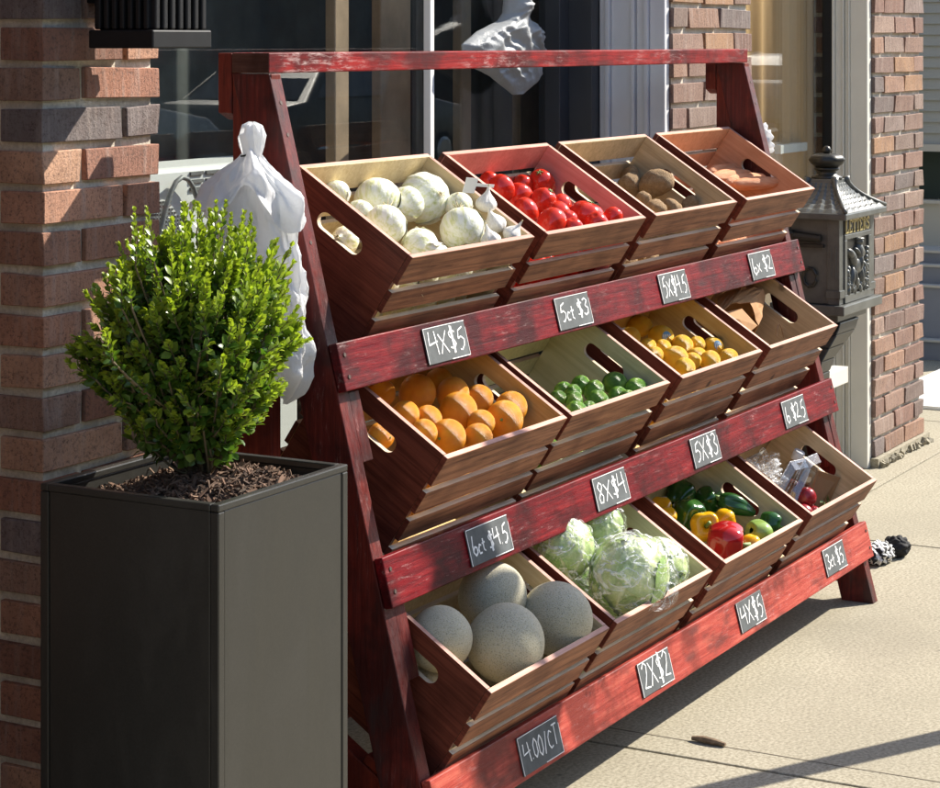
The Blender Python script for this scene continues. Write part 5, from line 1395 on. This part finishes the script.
# ------------------------------------------------------------------ building and steps beyond the right pier
M_SID = simple('grey siding', (.40,.40,.35), .7, var=.06, scale=3); M_BLUE = simple('blue grey paint', (.22,.235,.27), .6, var=.08, scale=4)
t = empty('porch_steps', (8, 3, 0), 'blue grey painted porch steps beyond the right pier', 'steps')
mb = MB()
for k, (z0, z1) in enumerate(((0,.10),(.103,.36),(.363,.455),(.458,.52))): mb.box(7.0+k*.05, 12, 1.45, 6, z0, z1-.012)
mb.build('riser', M_BLUE, t)
mb = MB(); M_NOS = simple('pale nosing', (.50,.48,.43), .6)
for k, z in enumerate((.10,.36,.455,.52)): mb.box(6.985+k*.05, 12, 1.44, 6, z-.0118, z+.002)
mb.build('nosing', M_NOS, t, bevel=.003)
t = empty('clapboard_house', (13, 4, 0), 'grey clapboard house wall with a dark window beyond the right pier', 'house')
mb = MB()
for k in range(50):
    z = 1.035 + k*.055; mb.hexa([(7.36,1.2,z),(14,1.2,z),(14,7,z),(7.36,7,z),(7.370,1.2,z+.0545),(14,1.2,z+.0545),(14,7,z+.0545),(7.370,7,z+.0545)])
mb.build('siding', M_SID, t)
mb = MB(); mb.box(7.37, 14, 1.21, 7, .30, .735); mb.build('base_panel', simple('cream panel', (.52,.49,.40), .7), t)
mb = MB(); mb.box(7.34, 7.42, 1.2, 7, .998, 1.034); mb.box(7.35, 7.42, 1.2, 7, .7355, .752); mb.build('trim', simple('cream trim board', (.55,.52,.44), .6), t)
mb = MB(); mb.box(7.45, 7.46, 1.21, 6.9, .753, .997); mb.build('window', simple('dark green pane', (.045,.06,.05), .2), t)
mb = MB(); mb.box(7.43, 7.44, 1.55, 1.75, .755, .90); mb.build('window_display', M_PAPER2, t)

# ------------------------------------------------------------------ the street reflected in the glass
M_CARW = simple('silver car paint', (.26,.27,.28), .25, .2); M_CARG = simple('car glass', (.02,.023,.025), .05); M_TYRE = simple('tyre', (.02,.02,.02), .8); M_RIM = simple('wheel rim', (.45,.45,.46), .3, .7)
M_LAMP = simple('lamp lens', (.6,.6,.58), .1)
def car(X, lab, paint):
    t = empty('parked_car', (X, -10, -.14), lab, 'car', 'cars parked across the street')
    mb = MB(); y0, y1 = -10.9, -9.1
    prof = [(-2.2,.35),(-2.25,.75),(-2.1,.98),(-1.7,1.02),(-1.1,1.42),(-.3,1.48),(.4,1.42),(1.1,1.02),(1.9,.90),(2.2,.72),(2.25,.40),(2.1,.28),(-2.1,.28)]
    n = len(prof); ins = lambda z: .0 if z < 1.0 else .22*(z-1.0)/.48
    for yy, sg in ((y0, 1), (y1, -1)):
        for x, z in prof: mb.v.append(V((X+x, yy+sg*ins(z), z-.14)))
    for k in range(n): j = (k+1) % n; mb.quad((k, j, n+j, n+k))
    mb.quad(list(range(n))); mb.quad(list(range(n, 2*n)))
    mb.build('body', paint, t, bevel=.05, seg=3, smooth=True)
    mb = MB()
    for yy, sg in ((y0, -1), (y1, 1)):
        p = [(-1.5,1.06),(-1.02,1.38),(-.3,1.43),(.35,1.38),(.95,1.05)]
        for q, (x, z) in enumerate(p): mb.v.append(V((X+x, yy-sg*ins(z)+sg*.012, z-.14)))
        b = len(mb.v)-5; mb.quad([b, b+1, b+2, b+3, b+4])
    mb.add([(X-1.68,y0+.16,.90),(X-1.68,y1-.16,.90),(X-1.14,y1-.26,1.25),(X-1.14,y0+.26,1.25)], [(0,1,2,3)])
    mb.add([(X+1.06,y0+.12,.90),(X+1.06,y1-.12,.90),(X+.46,y1-.24,1.27),(X+.46,y0+.24,1.27)], [(0,1,2,3)])
    mb.build('window', M_CARG, t)
    for x in (-1.4, 1.4):
        for yy in (y0+.1, y1-.1):
            w = empty('wheel', (0,0,0)); w.parent = t
            for nm, rr_, wd, m_ in (('tyre', .33, .11, M_TYRE), ('rim', .21, .125, M_RIM)):
                mb = MB(); mb.lathe([(rr_*.7,-wd),(rr_,-wd*.8),(rr_,wd*.8),(rr_*.7,wd)], 24); mb.v = [V((v.x, v.z, v.y)) for v in mb.v]
                mb.v = [v + V((X+x, yy, .19)) - t.location for v in mb.v]
                o = mb.build(nm, m_, w, True, smooth=False)
    for yy in (y0+.25, y1-.25):
        mb = MB(); mb.box(X+2.16, X+2.27, yy-.16, yy+.16, .46, .60); mb.build('headlight', M_LAMP, t, bevel=.03)
car(13.5, 'silver car parked across the street, mirrored in the left half of the left window', M_CARW)
car(19.0, 'dark car parked across the street, mirrored near the white mullion', simple('dark car paint', (.018,.019,.02), .4))
car(34.6, 'pale grey car parked across the street, mirrored in the right window', simple('silver grey car paint', (.22,.22,.22), .3))
t = empty('facade_row', (20, -17, 0), 'row of dark brick shops on the far side of the street, mirrored in the windows', 'building')
mb = MB(); mb.box(-60, 90, -22, -16.02, -.14, 7.5); mb.build('wall', simple('dark far brick', (.06,.04,.03), .9, var=.3, scale=2), t)
mb = MB(); ww = MB(); rr = random.Random(6)
for k in range(46):
    x = -58 + k*3.2; mb.box(x, x+2.1, -16.06, -16.021, .5, 2.7); mb.box(x+.3, x+1.5, -16.06, -16.021, 4.0, 5.9)
    ww.box(x-.1, x+2.2, -16.2, -16.021, 2.71, 3.05)
o = mb.build('window', simple('dark shop pane', (.02,.02,.02), .5), t); o['kind'] = 'stuff'
ww.build('sign_band', simple('brown sign band', (.14,.09,.06), .8), t)

# ------------------------------------------------------------------ light, world, camera
EL, AZ = rad(38.8), rad(-29.0)
w = bpy.data.worlds.new('World'); scene.world = w; w.use_nodes = True; nt = w.node_tree
bg = nt.nodes['Background']; sky = nt.nodes.new('ShaderNodeTexSky'); sky.sky_type = 'NISHITA'; sky.sun_disc = False
sky.sun_elevation = EL; sky.sun_rotation = math.pi/2 - AZ; sky.air_density = 1.0; sky.dust_density = .8; sky.ozone_density = 1.0
nt.links.new(sky.outputs[0], bg.inputs[0]); bg.inputs[1].default_value = .14
sd = V((math.cos(AZ)*math.cos(EL), math.sin(AZ)*math.cos(EL), math.sin(EL)))
sl = bpy.data.lights.new('sun', 'SUN'); sl.energy = 5.0; sl.angle = rad(.53); sl.color = (1.0, .93, .82)
so = bpy.data.objects.new('sun', sl); COL.objects.link(so); so.location = (6, -4, 8); so.rotation_euler = (-sd).to_track_quat('-Z', 'Y').to_euler()

cam = bpy.data.cameras.new('camera'); co = bpy.data.objects.new('camera', cam); COL.objects.link(co)
yaw, pitch, roll = .5016, -.0013, -.0004
fw = V((math.cos(yaw)*math.cos(pitch), math.sin(yaw)*math.cos(pitch), -math.sin(pitch)))
r0 = V((math.sin(yaw), -math.cos(yaw), 0)); u0 = r0.cross(fw)
r2 = r0*math.cos(roll) + u0*math.sin(roll); u2 = -r0*math.sin(roll) + u0*math.cos(roll)
co.matrix_world = Matrix(((r2.x, u2.x, -fw.x, -3.4239), (r2.y, u2.y, -fw.y, -1.4413), (r2.z, u2.z, -fw.z, 1.5491), (0,0,0,1)))
cam.sensor_width = 36; cam.sensor_fit = 'HORIZONTAL'; cam.lens = 2188.5/940*36
cam.shift_y = -(394-39.37)/940; cam.clip_end = 500; cam.clip_start = .05
scene.camera = co
scene.view_settings.view_transform = 'Standard'; scene.view_settings.look = 'None'; scene.view_settings.gamma = 1
scene.view_settings.exposure = 1.02
scene.cycles.max_bounces = 10; scene.cycles.transparent_max_bounces = 24
scene.cycles.use_denoising = True
